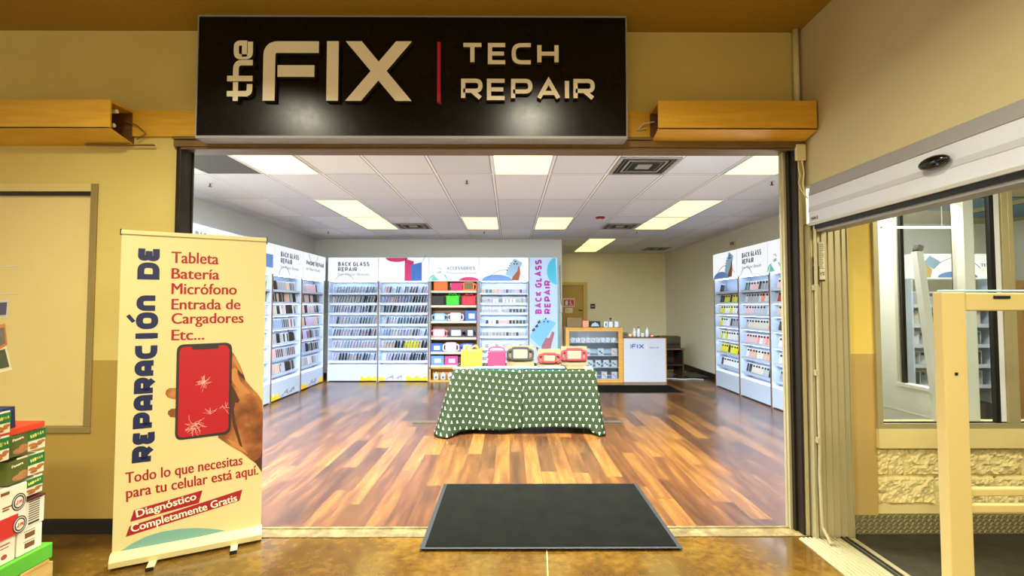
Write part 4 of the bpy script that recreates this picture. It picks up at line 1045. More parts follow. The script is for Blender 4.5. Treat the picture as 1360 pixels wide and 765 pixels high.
r_l3 = rack('display_rack', 'lit display rack on the left wall next to the back corner', (-3.68, 8.40, 0), PI / 2, 1.02, 'repair', yellow=[(.0, .28, 'y'), (.35, .7, 't'), (.78, 1.0, 'y')])
r_b1 = rack('display_rack', 'lit display rack on the back wall, leftmost, headed back glass repair', (XS[0], FYB, 0), 0, XS[1] - XS[0], 'back', yellow=[(.66, .98, 'y')])
r_b2 = rack('display_rack', 'lit display rack on the back wall, second, with magenta and blue header', (XS[1], FYB, 0), 0, XS[2] - XS[1], 'fold', yellow=[(.02, .14, 'y'), (.12, .52, 't'), (.56, .98, 'y')])
SHA = [1.80, 1.51, 1.20, .875, .59, .33]
r_b3 = rack('display_rack', 'brown backed rack of tablet cases on the back wall headed accessories', (XS[2], FYB, 0), 0, XS[3] - XS[2], 'acc', back=M_BROWN, base='', shelves=[], lite=False)
r_b4 = rack('display_rack', 'lit display rack of small packs on the back wall under a phone picture', (XS[3], FYB, 0), 0, XS[4] - XS[3], 'phone')
r_r1 = rack('display_rack', 'lit display rack on the right wall, farthest, under a phone picture', (3.87, 8.94, 0), -PI / 2, .94, 'phone')
r_r2 = rack('display_rack', 'lit display rack on the right wall, middle, headed back glass repair', (3.87, 8.0, 0), -PI / 2, .96, 'back')
r_r3 = rack('display_rack', 'lit display rack on the right wall, nearest, cut off by the jamb', (3.87, 7.04, 0), -PI / 2, .96, 'acc')
# rack of tablet cases: white shelves, side cheeks, wooden cubby at the bottom
WA = XS[3] - XS[2]
for z in SHA:
    s_ = MB(); s_.box((.06, -.02, z - .02), (WA - .06, .21, z)); s_.box((.05, -.05, z - .045), (WA - .05, -.02, z - .0)); s_.build('shelf', mat('cream shelf', '#c4bdae', .5), r_b3)
MB().box((.022, 0, .05), (.05, .2, ZH0)).box((WA - .05, 0, .05), (WA - .022, .2, ZH0)).build('cheek', M_BROWN, r_b3)
cb = MB(); cb.box((.022, -.03, .0), (WA - .022, .2, .03)); cb.box((.022, -.03, .03), (.05, .2, .285)); cb.box((WA - .05, -.03, .03), (WA - .022, .2, .285)); cb.box((.022, -.03, .255), (WA - .022, .2, .285)); cb.box((.05, .17, .03), (WA - .05, .2, .255))
cb.build('wooden_cubby', M_OAK2, r_b3)
# tall promo lightbox at the right end of the back wall
t = thing('promo_lightbox', 'tall pale blue lit panel with magenta lettering at the right end of the back racks', 'lightbox', (XS[4] + .012, FYB - .02, 0)); WP = .56
MB().box((0, 0, 0), (WP, .28, ZH1)).build('case', M_WHITE, t)
pl_ = MB().box((.006, -.004, .02), (WP - .012, 0, ZH1 - .006)).build('lit_panel', mat('pale blue lit film', '#6d7886', .5, emit=.3, ecol='#b9d4fb'), t)
MB().box((WP - .012, -.004, .02), (WP - .002, 0, ZH1 - .006)).build('cyan_edge', mat('cyan edge', '#3fb9d8', .5, emit=.3), t)
q = MB()
def up(px0, py0, px1, py1, s):
    a = at(px1, py1, FYB); b = at(px0, py0, FYB)
    x1 = a.x - (XS[4] + .012); x0 = b.x - (XS[4] + .012)
    stroke_text(q, s, x1 - x0, (x1 - x0) * .27, -.006, -.004, fit=b.z - a.z, M=frameM((x1, 0, a.z), (0, 0, 1), (-1, 0, 0)), r=.3, gap=.14)
up(710.5, 345, 719.5, 417, 'BACK GLASS'); q.build('lettering', mat('magenta lettering', '#960a88', .5, emit=.1), pl_); q = MB()
up(722.5, 372.5, 731.5, 417, 'REPAIR'); q.build('lettering', mat('magenta lettering', '', 0), pl_)
q = MB(); q.disc(WP - .012, 2.19, .2, .27, -.006, -.004, PI / 2 + .15, 3 * PI / 2); q.build('cyan_shape', mat('cyan print', '#2d9dba', .5, emit=.2), pl_)
def mpx(x, y):
    v = at(630 + x * .1896, 335 + y * .1896, FYB - .024); return (v.x - XS[4] - .012, v.z)
q = MB(); q.prism([mpx(*p) for p in rrect([(385, 590), (485, 462), (575, 492), (462, 665)], 16)], -.007, -.004); q.build('phone_picture', mat('sky blue phone print', '#5b92cf', .5, emit=.2), pl_)
q = MB(); [q.disc(*mpx(x, y), .017, .017, -.009, -.007, n=12) for x, y in ((500, 465), (488, 487), (515, 487))]
[q.prism([mpx(x, y), mpx(x + 20, y - 18), mpx(x + 24, y + 4), mpx(x + 6, y + 12)], -.009, -.004) for x, y in ((402, 545), (424, 518), (440, 490))]
q.prism([mpx(*p) for p in ((430, 660), (480, 690), (440, 690))], -.006, -.004); q.build('dark_picture', A_DARK, pl_)
q = MB(); q.prism([mpx(*p) for p in ((470, 690), (530, 690), (555, 590), (562, 560), (545, 555), (525, 600), (500, 600), (470, 655))], -.009, -.004); q.build('hand_picture', mat('mauve hand print', '#915862', .6), pl_)
cw = MB().tube([(XS[4] + .62, 9.44, 2.3), (XS[4] + .63, 9.44, 1.7), (XS[4] + .67, 9.46, 1.3), (XS[4] + .70, 9.46, .75)], .006, 6)
t = thing('power_cable', 'dark cord hanging beside the pale blue lightbox with a small grey box', 'cord'); cw.build('cable', M_BLACK, t); MB().rbox((XS[4] + .615, 9.425, 1.36), (XS[4] + .665, 9.46, 1.53), .004).build('adapter', M_GREY, t)
# ================================================================ PHONE CASES on the racks
PAL = {'black': '#1c1b1d', 'charcoal': '#3a3c42', 'grey': '#8b8d93', 'pale grey': '#a3a6ae', 'white': '#cfd0d5', 'pink': '#d9a3ab', 'pale pink': '#cfa9aa', 'lilac': '#b59cd0', 'tan': '#c9a184', 'brown': '#6d463a',
       'teal': '#3f6a70', 'blue': '#7b95c4', 'plum': '#5b2f3e', 'red': '#b5343a', 'orange': '#f0743c', 'yellow': '#d2c810', 'coral': '#f08a78', 'cream': '#c6bda9'}
M_PK = mat('clear pack film', '#b9c0cb', .25)
CASE = {}
def case_mesh(c, kind):
    k = (c, kind)
    if k in CASE: return CASE[k]
    mb = MB(); m_ = mat(c + ' case', PAL[c], .4)
    if kind == 'bag':
        mb.rbox((-.032, -.004, 0), (.032, .004, .125), .002, 1, m=1); mb.rbox((-.024, -.012, .015), (.024, -.004, .09), .004, 1, m=0); mb.box((-.012, -.003, .125), (.012, .003, .145), m=1)
    else:
        mb.rbox((-.045, -.0045, 0), (.045, .0045, .158), .002, 1, m=0 if kind == 'solid' else 1)
        mb.rbox((-.038, -.0075, .008), (.038, -.0035, .144), .003, 1, m=0); mb.rbox((-.038, .0035, .008), (.038, .0075, .144), .003, 1, m=0)
        mb.rbox((-.032, -.0105, .105), (-.005, -.0075, .136), .002, 1, m=2)
    o = mb.build('phone_case', [m_, M_PK, M_BLACK]); me = o.data; bpy.data.objects.remove(o)
    CASE[k] = me; return me
ALLC = []          # (area, mesh, matrix, colour, label, group)
def fill(rk, W, short, n, colors, shelves=SHZ, kind='pack', tilt=-1.0, xs=None, skip=.06, seed=1, yb=.1, lean=.13):
    rg = random.Random(seed); Mr = Matrix.Translation(rk.location) @ Matrix.Rotation(rk.rotation_euler.z, 4, 'Z')
    for si, z in enumerate(shelves):
        cnt = 0; run = None; left = 0
        nn = n if isinstance(n, int) else n[si]
        x_lo, x_hi = (.09, W - .09)
        for i in range(nn):
            if left <= 0: run = rg.choice(colors[si % len(colors)]); left = rg.choice((1, 1, 2, 3))
            left -= 1
            if kind == 'pack' and tilt < 0 and i > nn * .55 and rg.random() < .45: run = rg.choice(('black', 'charcoal', 'plum', 'black', 'teal'))
            if rg.random() < skip: continue
            cnt += 1
            x = x_lo + (x_hi - x_lo) * (i / max(1, nn - 1)) + rg.uniform(-.005, .005)
            if kind == 'bag': Ml = Matrix.Translation((x, .05, z + .001)) @ Matrix.Rotation(rg.uniform(-.15, .15), 4, 'Z')
            roll = lean + rg.uniform(-.07, .07)
            if kind != 'bag': Ml = Matrix.Translation((x, yb, z + .002 + abs(math.sin(roll)) * .026)) @ Matrix.Rotation(roll, 4, 'Y') @ Matrix.Rotation(tilt + rg.uniform(-.06, .06), 4, 'Z') @ Matrix.Rotation(-.1, 4, 'X')
            Mw = Mr @ Ml; kk = 'bag' if kind == 'bag' else ('solid' if run in ('yellow', 'orange', 'black') and rg.random() < .7 else 'pack')
            ps = [proj(Mw @ Vector(c)) for c in ((-.04, 0, 0), (.04, 0, 0), (-.04, 0, .15), (.04, 0, .15))]
            ar = (max(p[0] for p in ps) - min(p[0] for p in ps)) * (max(p[1] for p in ps) - min(p[1] for p in ps))
            if min(p[0] for p in ps) < 362 or max(p[0] for p in ps) > 1041: ar = 0
            lab = '%s phone %s, %s from left on %s shelf of %s' % (run, 'accessory' if kind == 'bag' else 'case', ORD[cnt], ORD[si + 1], short)
            ALLC.append([ar, case_mesh(run, kk), Mw, lab, 'phone cases on the wall racks'])
mixed = [['charcoal', 'grey', 'pale grey', 'lilac', 'tan', 'teal'], ['pale grey', 'cream', 'teal', 'white', 'lilac', 'tan'], ['lilac', 'pale pink', 'charcoal', 'pale grey', 'teal'], ['plum', 'black', 'pale grey', 'charcoal', 'pale pink'],
         ['pale pink', 'lilac', 'brown', 'plum', 'cream', 'tan'], ['pale grey', 'lilac', 'pale pink', 'black', 'white'], ['black', 'charcoal', 'lilac', 'teal', 'pale pink', 'black']]
mixL = [['black', 'charcoal', 'tan', 'black', 'grey'], ['black', 'tan', 'coral', 'white', 'pale pink', 'grey'], ['pale pink', 'plum', 'white', 'black', 'cream'], ['pink', 'teal', 'blue', 'white', 'cream', 'charcoal'],
        ['pale grey', 'charcoal', 'cream', 'black', 'pale pink'], ['pale pink', 'black', 'plum', 'pink', 'grey'], ['tan', 'black', 'plum', 'brown', 'pale grey']]
mixM = [['pale grey', 'grey', 'pink', 'plum'], ['brown', 'pale pink', 'plum', 'black'], ['plum', 'pink', 'pale grey', 'black'], ['pale pink', 'black', 'lilac', 'tan'], ['plum', 'black', 'lilac'], ['black', 'teal', 'blue', 'charcoal'], ['white', 'pale grey', 'grey', 'pale pink']]
fill(r_l2, 1.04, 'left wall rack beside banner', 15, mixL, seed=2, lean=-.25)
fill(r_l3, 1.02, 'left wall rack by corner', 15, mixM, seed=3, lean=-.25)
fill(r_l0, 1.04, 'left wall rack by jamb', 14, mixM, seed=34, lean=-.25)
fill(r_l1, 1.02, 'left wall rack behind banner', 14, mixM, seed=33)
fill(r_b1, 1.0, 'leftmost back wall rack', 15, mixed, seed=4)
fill(r_b2, 1.0, 'second back wall rack', 15, [['charcoal', 'teal', 'pale grey', 'lilac', 'pink'], ['tan', 'lilac', 'blue', 'plum', 'grey', 'pink'], ['charcoal', 'teal', 'black', 'tan', 'brown'], ['black', 'white', 'charcoal', 'teal', 'brown'], ['cream', 'lilac', 'blue', 'white', 'teal', 'charcoal'],
     ['tan', 'pale pink', 'yellow', 'charcoal', 'lilac', 'black'], ['tan', 'plum', 'teal', 'charcoal', 'lilac']], seed=5)
fill(r_b4, .99, 'back rack left of lightbox', 13, [['blue', 'charcoal', 'lilac', 'teal', 'tan', 'pink'], ['white', 'pale grey', 'charcoal', 'white'], ['white', 'pale pink', 'red', 'charcoal', 'pale grey'], ['grey', 'charcoal', 'black', 'white', 'pink'], ['grey', 'charcoal', 'grey', 'pale grey'],
     ['white', 'cream', 'pale grey', 'grey'], ['grey', 'charcoal', 'white']], kind='bag', seed=6)
yl = [['blue', 'charcoal'], ['charcoal', 'yellow', 'black', 'yellow'], ['grey', 'charcoal', 'yellow', 'white'], ['charcoal', 'grey', 'yellow', 'white'], ['charcoal', 'yellow', 'white', 'yellow'], ['black', 'yellow', 'charcoal', 'yellow'], ['yellow', 'white', 'black', 'charcoal']]
fill(r_r1, .94, 'farthest right wall rack', [3, 9, 9, 9, 9, 9, 9], yl, tilt=.75, seed=7, lean=.3)
wl = [['grey', 'teal', 'charcoal', 'pale pink'], ['coral', 'white', 'pale grey', 'white'], ['white', 'pale grey', 'cream', 'pale pink'], ['white', 'pale grey', 'cream', 'orange'], ['white', 'pale pink', 'coral', 'white'], ['white', 'coral', 'tan', 'white', 'pale grey'], ['white', 'cream', 'charcoal', 'pale grey', 'black']]
fill(r_r2, .96, 'middle right wall rack', 10, wl, tilt=.75, seed=8, lean=.3)
fill(r_r3, .96, 'nearest right wall rack', 8, [['black', 'pink'], ['charcoal', 'red'], ['white', 'tan'], ['charcoal', 'white'], ['white', 'pale pink'], ['white', 'coral'], ['white', 'grey']], tilt=.75, seed=9, lean=.3)
ALLC.sort(key=lambda a: -a[0])
def place(me, Mw, lab, cat, grp):
    o = bpy.data.objects.new('phone_case', me); COL.objects.link(o); o.matrix_world = Mw; tag(o, lab, cat, grp)
for ar, me, Mw, lab, grp in ALLC[:300]: place(me, Mw, lab, 'phone case', grp)
rest = MB(); mats_ = []
for ar, me, Mw, lab, grp in ALLC[300:]:
    idx = []
    for m_ in me.materials:
        if m_ not in mats_: mats_.append(m_)
        idx.append(mats_.index(m_))
    o = len(rest.v); rest.v += [Mw @ v.co for v in me.vertices]
    for p in me.polygons: rest.f.append([o + i for i in p.vertices]); rest.mi.append(idx[p.material_index])
tag(rest.build('phone_case_display', mats_), 'small phone cases and packs filling the farther shelves of the wall racks', 'phone cases', kind='stuff')

# ================================================================ TABLET CASES
def tcase_parts(t, W, H, m, style, insert=None, face=True, handle_m=None):
    """standing tablet case, front to -Y, base z=0"""
    if style == 'bow':                                   # solid case with a bow-shaped carry handle
        MB().rbox((0, 0, 0), (W, .03, H), .012, 3).build('body', m, t)
        MB().rbox((W * .08, -.004, H * .1), (W * .92, 0.002, H * .9), .003).build('cover', m, t)
        hb = MB(); hb.tube([(W * .18, .015, H - .01), (W * .3, .015, H + .045), (W * .5, .015, H + .018), (W * .7, .015, H + .045), (W * .85, .015, H - .01)], [.012, .016, .01, .016, .012], 8)
        hb.tube([(W * .97, .015, H * .9), (W + .01, .015, H * 1.05), (W - .02, .015, H * 1.08)], .011, 8); hb.build('carry_handle', m, t, smooth=True)
    elif style == 'loop':
        MB().rbox((0, 0, 0), (W, .03, H), .014, 3).build('body', m, t)
        MB().tube([(W * .06, .015, H - .01), (W * .12, .015, H + .03), (W * .3, .015, H + .042), (W * .7, .015, H + .042), (W * .88, .015, H + .03), (W * .94, .015, H - .01)], .008, 8).build('carry_handle', m, t, smooth=True)
        q = MB(); [q.disc(.0, H * a, .008, .008, -.002, .0, n=10) for a in (.5, .75, .9)]; q.build('stud', M_WHITE, t)
    else:                                                # open frame with side grips round a card insert
        MB().rbox((.012, .012, .012), (W - .012, .022, H - .012), .004).build('card_insert', insert or M_INSERT, t)
        fr = MB(); P = [(.012, .012), (W - .012, .012), (W - .012, H - .012), (.012, H - .012)]
        fr.stroke(rrect(P, .025), .024, 0, .03, closed=True); fr.build('bumper', m, t)
        for sgn, x0 in ((-1, .0), (1, W)):
            g_ = MB(); g_.stroke(fillet([(x0, H * .78), (x0 + sgn * .045, H * .74), (x0 + sgn * .045, H * .12), (x0, H * .06)], .04), .026, .002, .028); g_.build('side_grip', m, t)
        if face:
            q = MB(); arc(q, W / 2, H * .58, W * .17, PI * 1.18, PI * 1.82, .005, .009, .012, 12); q.disc(W * .42, H * .68, .006, .003, .009, .012, n=8); q.disc(W * .58, H * .68, .006, .003, .009, .012, n=8); q.build('smile', mat('brown line print', '#5a3a26', .6), t)
def tablet_case(label, loc, W, H, col, style, cname, insert=None, face=True, lean=.0, group=None):
    t = thing('tablet_case', label, 'tablet case', loc, 0, group); t.rotation_euler.x = -lean
    tcase_parts(t, W, H, mat(cname + ' foam', col, .55), style, insert, face); return t
GA = 'tablet cases on the accessories rack'
xa = lambda f: XS[2] + f * WA
for lb, f0, wf, si, H, col, cn, st, ins in [
    ('orange tablet case with carry handle on the top shelf of the accessories rack', .09, .28, 0, .19, '#ef6c1c', 'orange', 'bow', None),
    ('magenta tablet case on the top shelf of the accessories rack', .43, .24, 0, .16, '#cf1668', 'magenta', 'loop', None),
    ('orange framed tablet case with card insert on the top shelf of the accessories rack', .68, .22, 0, .17, '#ee7a2c', 'bright orange', 'frame', None),
    ('black tablet case on the second shelf of the accessories rack', .04, .26, 1, .19, '#17181d', 'black', 'bow', None),
    ('green tablet case with carry handle on the second shelf of the accessories rack', .34, .26, 1, .19, '#2fc91f', 'green', 'bow', None),
    ('red tablet case with carry handle on the second shelf of the accessories rack', .66, .27, 1, .18, '#e0203a', 'red', 'bow', None),
    ('pale blue framed tablet case on the third shelf of the accessories rack', .1, .22, 2, .15, '#7fb2d8', 'pale blue', 'frame', M_WHITEP),
    ('pale violet framed tablet case on the third shelf of the accessories rack', .42, .22, 2, .16, '#cdbfe0', 'pale violet', 'frame', M_WHITEP),
    ('pink framed tablet case on the fourth shelf of the accessories rack', .08, .24, 3, .165, '#e487a0', 'pink', 'frame', mat('white insert', '#efe9ee', .6)),
    ('dark grey framed tablet case on the fourth shelf of the accessories rack', .42, .24, 3, .165, '#53506b', 'dark grey', 'frame', M_WHITEP),
    ('black framed tablet case on the fourth shelf of the accessories rack', .75, .15, 3, .165, '#3b3b4d', 'slate', 'frame', M_WHITEP),
    ('pale pink framed tablet case on the fifth shelf of the accessories rack', .33, .22, 4, .18, '#eab9cf', 'pale pink', 'frame', mat('white insert', '', 0)),
    ('blue framed tablet case on the fifth shelf of the accessories rack', .66, .22, 4, .16, '#4a66b8', 'royal blue', 'frame', M_WHITEP)]:
    tablet_case(lb, (xa(f0), FYB + .02, SHA[si] + .002), wf * WA, H, col, st, cn, ins, face=False, group=GA)
def boxed(label, f0, wf, si, H, col, cn, pic):
    t = thing('boxed_case', label, 'boxed tablet case', (xa(f0), FYB + .02, SHA[si] + .002), 0, 'boxed tablet cases on the accessories rack')
    MB().rbox((0, 0, 0), (wf * WA, .05, H), .004).build('box', mat(cn + ' carton', col, .45), t)
    MB().rbox((wf * WA * .3, -.002, H * .2), (wf * WA * .8, .001, H * .7), .001).build('picture', mat(cn + ' picture', pic, .5, noise=.5, nscale=60), t)
boxed('blue boxed tablet case on the third shelf of the accessories rack', .72, .24, 2, .2, '#2b5cb5', 'blue', '#c8d8ee')
boxed('blue boxed tablet case with white print on the fifth shelf of the accessories rack', .03, .24, 4, .16, '#2a63d0', 'royal', '#e2ecf8')
boxed('light blue boxed tablet case on the bottom shelf of the accessories rack', .03, .27, 5, .17, '#5b8fe0', 'light blue', '#b9d2f2')
boxed('hot pink patterned boxed tablet case on the bottom shelf of the accessories rack', .32, .26, 5, .165, '#ea3f86', 'hot pink', '#f6c0d6')
boxed('dark boxed tablet case on the bottom shelf of the accessories rack', .6, .2, 5, .15, '#2d3038', 'dark', '#8a8f98')
for i in range(4):
    t = thing('tagged_pack', 'small white hanging pack, %s from the left in the wooden cubby' % ORD[i + 1], 'pack', (xa(.1 + i * .14), FYB + .03, .033), 0, 'white packs in the wooden cubby')
    MB().rbox((0, 0, 0), (.09, .03, .12), .004).build('pack', M_WHITEP, t); MB().box((.02, -.001, .02), (.07, 0, .07)).build('print', mat('grey photo print', '', 0), t); MB().box((.035, .01, .12), (.055, .014, .15)).build('hang_tab', M_WHITEP, t)

# ================================================================ TABLE WITH GREEN CLOTHS
TX0, TX1, TY0, TY1, TH = -.66, 1.0, 5.60, 6.34, .742
t = thing('folding_table', 'folding table hidden under the green tree-patterned cloths', 'table', (0, 0, 0))
MB().rbox((TX0 + .01, TY0 + .01, TH - .035), (TX1 - .01, TY1 - .01, TH - .004), .006).build('tabletop', mat('white plastic top', '#c8c6bf', .5), t)
for lx, ly in ((TX0 + .12, TY0 + .08), (TX1 - .12, TY0 + .08), (TX0 + .12, TY1 - .08), (TX1 - .12, TY1 - .08)): MB().tube([(lx, ly, 0), (lx, ly, TH - .03)], .014, 10).build('leg', M_BLACK, t)
def cloth(name, label, x0, x1, side, m):
    """top sheet with front, side and back drops; side = -1 hangs over the left end, +1 over the right"""
    rg = random.Random(4 + side); zt = TH + (.004 if side < 0 else .0)
    xe = x0 if side < 0 else x1; xi = x1 if side < 0 else x0
    path = []                                            # (point, outward normal, corner weight, arc length)
    nF, nS = 40, 20; W = abs(xe - xi); D = TY1 - TY0
    for i in range(nF + 1): path.append((Vector((xi + (xe - xi) * i / nF, TY0)), Vector((0, -1)), max(0, (i / nF - .86) / .14), W * i / nF))
    for i in range(1, 8):
        a = i / 8 * PI / 2; path.append((Vector((xe, TY0)), Vector((side * math.sin(a), -math.cos(a))), 1.0, W + .006 * i))
    for i in range(nS + 1): path.append((Vector((xe, TY0 + D * i / nS)), Vector((side, 0)), max(0, 1 - i / nS / .25, (i / nS - .75) / .25), W + .05 + D * i / nS))
    for i in range(nF + 1): path.append((Vector((xe + (xi - xe) * i / nF, TY1)), Vector((0, 1)), 0, W + D + .1 + W * i / nF))
    nd = 26; vs = []; uv = []; fs = []
    for j in range(nd + 1):
        d = j / nd
        for k, (p, nrm, cw_, s_) in enumerate(path):
            front = k <= nF
            fr_ = k / nF if front else 1
            if side < 0: drop = (.675 if fr_ < .15 else .69) + .035 * cw_ + (.0 if front else .01)
            else: drop = .665 + .0 * fr_ + (.06 * cw_ if cw_ > .3 else 0) + (.03 if k > nF and k < nF + 20 else 0)
            drop = min(drop, TH - .008)
            flare = (.03 + (.09 if side < 0 else .06) * cw_) * d + .012 * math.sin(s_ * 9 + side) * d * d
            if front and fr_ > .7: flare += .06 * (fr_ - .7) / .3 * d * (1 if side < 0 else .15)
            if side < 0 and not front: flare += .10 * d * max(0, 1 - (s_ - W) / .6)
            if side > 0 and not front: flare += .03 * d * max(0, 1 - (s_ - W) / .5) + .008 * math.sin(s_ * 40) * d
            flare += .004 * math.sin(s_ * 31) * d
            q = p + nrm * flare; z = zt - drop * d
            if j == 0: z = zt
            vs.append((q.x, q.y, z))
        row = vs[-len(path):]; u_ = row[0][0]; uv.append((u_, row[0][2]))
        for k in range(1, len(path)):
            u_ += side * math.hypot(row[k][0] - row[k - 1][0], row[k][1] - row[k - 1][1]); uv.append((u_, row[k][2]))
    n = len(path)
    for j in range(nd):
        for k in range(n - 1): fs.append((j * n + k, j * n + k + 1, (j + 1) * n + k + 1, (j + 1) * n + k))
    fs.append(list(range(n)))
    me = bpy.data.meshes.new(name); me.from_pydata(vs, [], fs); me.materials.append(m)
    ul = me.uv_layers.new(name='UVMap')
    for lp in me.loops:
        a = uv[lp.vertex_index]; ul.data[lp.index].uv = a
    top = me.polygons[-1]
    for li in top.loop_indices:
        v = vs[me.loops[li].vertex_index]; ul.data[li].uv = (v[0], v[1])
    me.shade_smooth(); top.use_smooth = False
    bm = bmesh.new(); bm.from_mesh(me); bmesh.ops.recalc_face_normals(bm, faces=bm.faces[:]); bm.to_mesh(me); bm.free()
    o = bpy.data.objects.new(name, me); COL.objects.link(o)
    so = o.modifiers.new('solid', 'SOLIDIFY'); so.thickness = .0015
    tag(o, label, 'tablecloth'); return o
cloth('tablecloth', 'left green cloth with upright white trees over the table', TX0 - .004, .15, -1, m_trees('green cloth upright trees', False, .1))
cloth('tablecloth', 'right green cloth with upside-down white trees over the table', .152, TX1 + .004, 1, m_trees('green cloth inverted trees', True, .0))
# things on the table
ZT = TH + .0065
tablet_case('yellow tablet case with bow handle on the table', (-.60, 5.86, ZT), .26, .215, '#a67b03', 'bow', 'yellow', lean=.06)
tablet_case('magenta tablet case with loop handle on the table', (-.275, 5.84, ZT), .225, .2, '#74042f', 'loop', 'hot magenta', lean=.06)
def carded(label, x, y, W, H, col, cn, dz=0.05, cw=.05):
    t = thing('tablet_case', label, 'tablet case', (x, y, ZT), 0, 'framed tablet cases on the table'); t.rotation_euler.x = -.08
    MB().rbox((-cw, .034, 0), (W + cw, .04, H + .09), .002).build('backing_card', M_CARD, t)
    k = bpy.data.objects
    n0 = set(k.keys()); tcase_parts(t, W, H, mat(cn + ' foam', col, .5), 'frame', M_INSERT, True)
    for nm in k.keys():
        if nm not in n0: k[nm].location.z += dz
carded('black framed tablet case with a smile card on the table', .02, 5.93, .225, .165, '#141414', 'jet', .075, .06)
carded('dark red framed tablet case with a smile card on the table', .40, 5.90, .185, .125, '#6d0f16', 'dark red', .045, .05)
carded('bright red framed tablet case with a smile card on the table', .70, 5.96, .22, .155, '#7f0c1f', 'bright red', .065, .055)
t = thing('product_tray', 'flat white tray with blue edge along the front of the table', 'tray', (-.42, 5.66, ZT))
MB().rbox((0, 0, 0), (1.08, .15, .012), .003).build('tray', mat('blue tray edge', '#14617d', .4), t); MB().rbox((.004, .008, .012), (1.076, .146, .016), .002).build('glass_top', mat('white tray top', '#aab3b5', .3), t)
q = 0
for lb, x, w_, c in [('pink card lying flat on the tray', -.2, .2, '#e0a0b4'), ('white leaflet lying flat on the tray', .06, .15, '#e9e7df'), ('dark packet lying flat on the tray', -.02 + .35, .09, '#5d5a55'), ('tan leaflet lying flat on the tray', .46, .13, '#c9b090')]:
    tag(MB().rbox((x, 5.69, ZT + .017), (x + w_, 5.78, ZT + .022), .001).build('leaflet', mat(lb, c, .5)), lb, 'leaflet')
tag(MB().rbox((-.68, 5.68, ZT), (-.43, 5.82, ZT + .008), .002).build('paper_sheet', mat('cream paper', '#b8ad8c', .6)), 'cream papers at the left end of the table', 'paper')
tag(MB().rbox((.68, 5.65, ZT), (.88, 5.84, ZT + .014), .002).build('flat_carton', M_CARD), 'flat brown carton near the right end of the table', 'carton')
tag(MB().rbox((.885, 5.64, ZT), (.985, 5.82, ZT + .012), .002).build('flat_carton', mat('pinkish carton', '#cfa588', .6)), 'flat pinkish carton at the right corner of the table', 'carton')

# ================================================================ COUNTER
CY = 9.33
t = thing('display_counter', 'pine framed glass display counter with lit white shelves', 'counter', (1.10, CY, 0)); W, H, D = 1.12, 1.05, .5
f = MB(); f.box((0, 0, 0), (.07, .04, H)); f.box((W - .085, 0, 0), (W, .04, H)); f.box((.07, 0, H - .055), (W - .085, .04, H)); f.box((.07, 0, 0), (W - .085, .04, .05)); f.build('front_frame', M_OAK2, t, bevel=.003)
MB().rbox((-.01, -.01, H), (W + .01, D, H + .02), .003).build('top', M_OAK2, t)
MB().box((0, .04, 0), (.02, D, H)).box((W - .02, .04, 0), (W, D, H)).build('side_panel', M_OAK2, t); MB().box((.02, D - .02, 0), (W - .02, D, H)).build('back_panel', M_SHELFW, t)
CS = [.06, .29, .52, .78]
for z in CS: MB().box((.02, .045, z - .012), (W - .02, D - .02, z)).build('shelf', M_SHELFW, t)
MB().box((.07, .02, .05), (W - .085, .024, H - .055)).build('glass', M_GLASS, t)
MB().box((.09, .045, H - .02), (W - .1, .065, H - .008)).build('led_strip', M_LED, t)
rg = random.Random(21)
for si, (z, n) in enumerate(zip(CS, (5, 6, 4, 9))):
    for i in range(n):
        x = 1.10 + .12 + (.98 - .12) * i / max(1, n - 1) * .93; h = .08 if si == 3 else .13; w_ = .065 if si == 3 else .11
        tp = thing('boxed_accessory', 'small white boxed accessory, %s from left on the %s shelf of glass counter' % (ORD[i + 1], ('bottom', 'third', 'second', 'top')[si]), 'accessory box', (x, CY + .12, z + .001), 0, 'boxed accessories in the glass counter')
        MB().rbox((0, 0, 0), (w_, .04, h), .003).build('box', M_WHITEP, tp)
        c = rg.choice(['#3a4250', '#222429', '#e08f6a', '#c97a9a', '#4e6a9a']) if si < 3 else rg.choice(['#c97a9a', '#9a5a70', '#e0a27a', '#9a9fb0'])
        q = MB(); q.disc(w_ * .35, h * .55, w_ * .16, h * .16, -.001, 0, n=12); q.box((w_ * .5, -.001, h * .2), (w_ * .8, 0, h * .45)); q.build('picture', mat('pic' + c, c, .5), tp)
t = thing('white_counter', 'white fronted service counter with shop emblem', 'counter', (2.225, CY, 0)); W, H = .85, .87
MB().box((.012, .0, .012), (W - .02, .02, H - .01)).build('front_panel', mat('white counter front', '#bdbfc9', .4), t)
MB().box((0, .004, 0), (.012, .5, H)).box((W - .02, .004, 0), (W, .5, H)).box((.012, .004, 0), (W - .02, .5, .012)).build('side_panel', M_OAK2, t)
MB().rbox((0, -.01, H - .01), (W, .5, H + .008), .003).build('top', M_BROWN, t)
q = MB(); B_ = Matrix.Translation((.14, 0, .70))
q2 = MB(); FXB = mat('blue emblem print', '#2a55a0', .5)
stroke_text(q, 'FIX', .095, .02, -.002, 0, M=Matrix.Translation((.165, 0, .655)), fit=.245, r=.25)
q.stroke([(.145, .66), (.145, .745)], .006, -.002, 0); q.stroke([(.128, .735), (.155, .735)], .006, -.002, 0); q.stroke([(.128, .70), (.155, .70)], .006, -.002, 0); q.stroke([(.128, .672), (.155, .672)], .006, -.002, 0)
q.build('emblem', FXB, t)
q = MB(); stroke_text(q, 'TECH', .032, .006, -.002, 0, M=Matrix.Translation((.52, 0, .715)), fit=.14); q.build('lettering', mat('grey blue print', '#a9b4c6', .5), t)
q = MB(); stroke_text(q, 'REPAIR', .032, .008, -.002, 0, M=Matrix.Translation((.52, 0, .66)), fit=.18); q.build('lettering', mat('slate print', '#7486a2', .5), t)
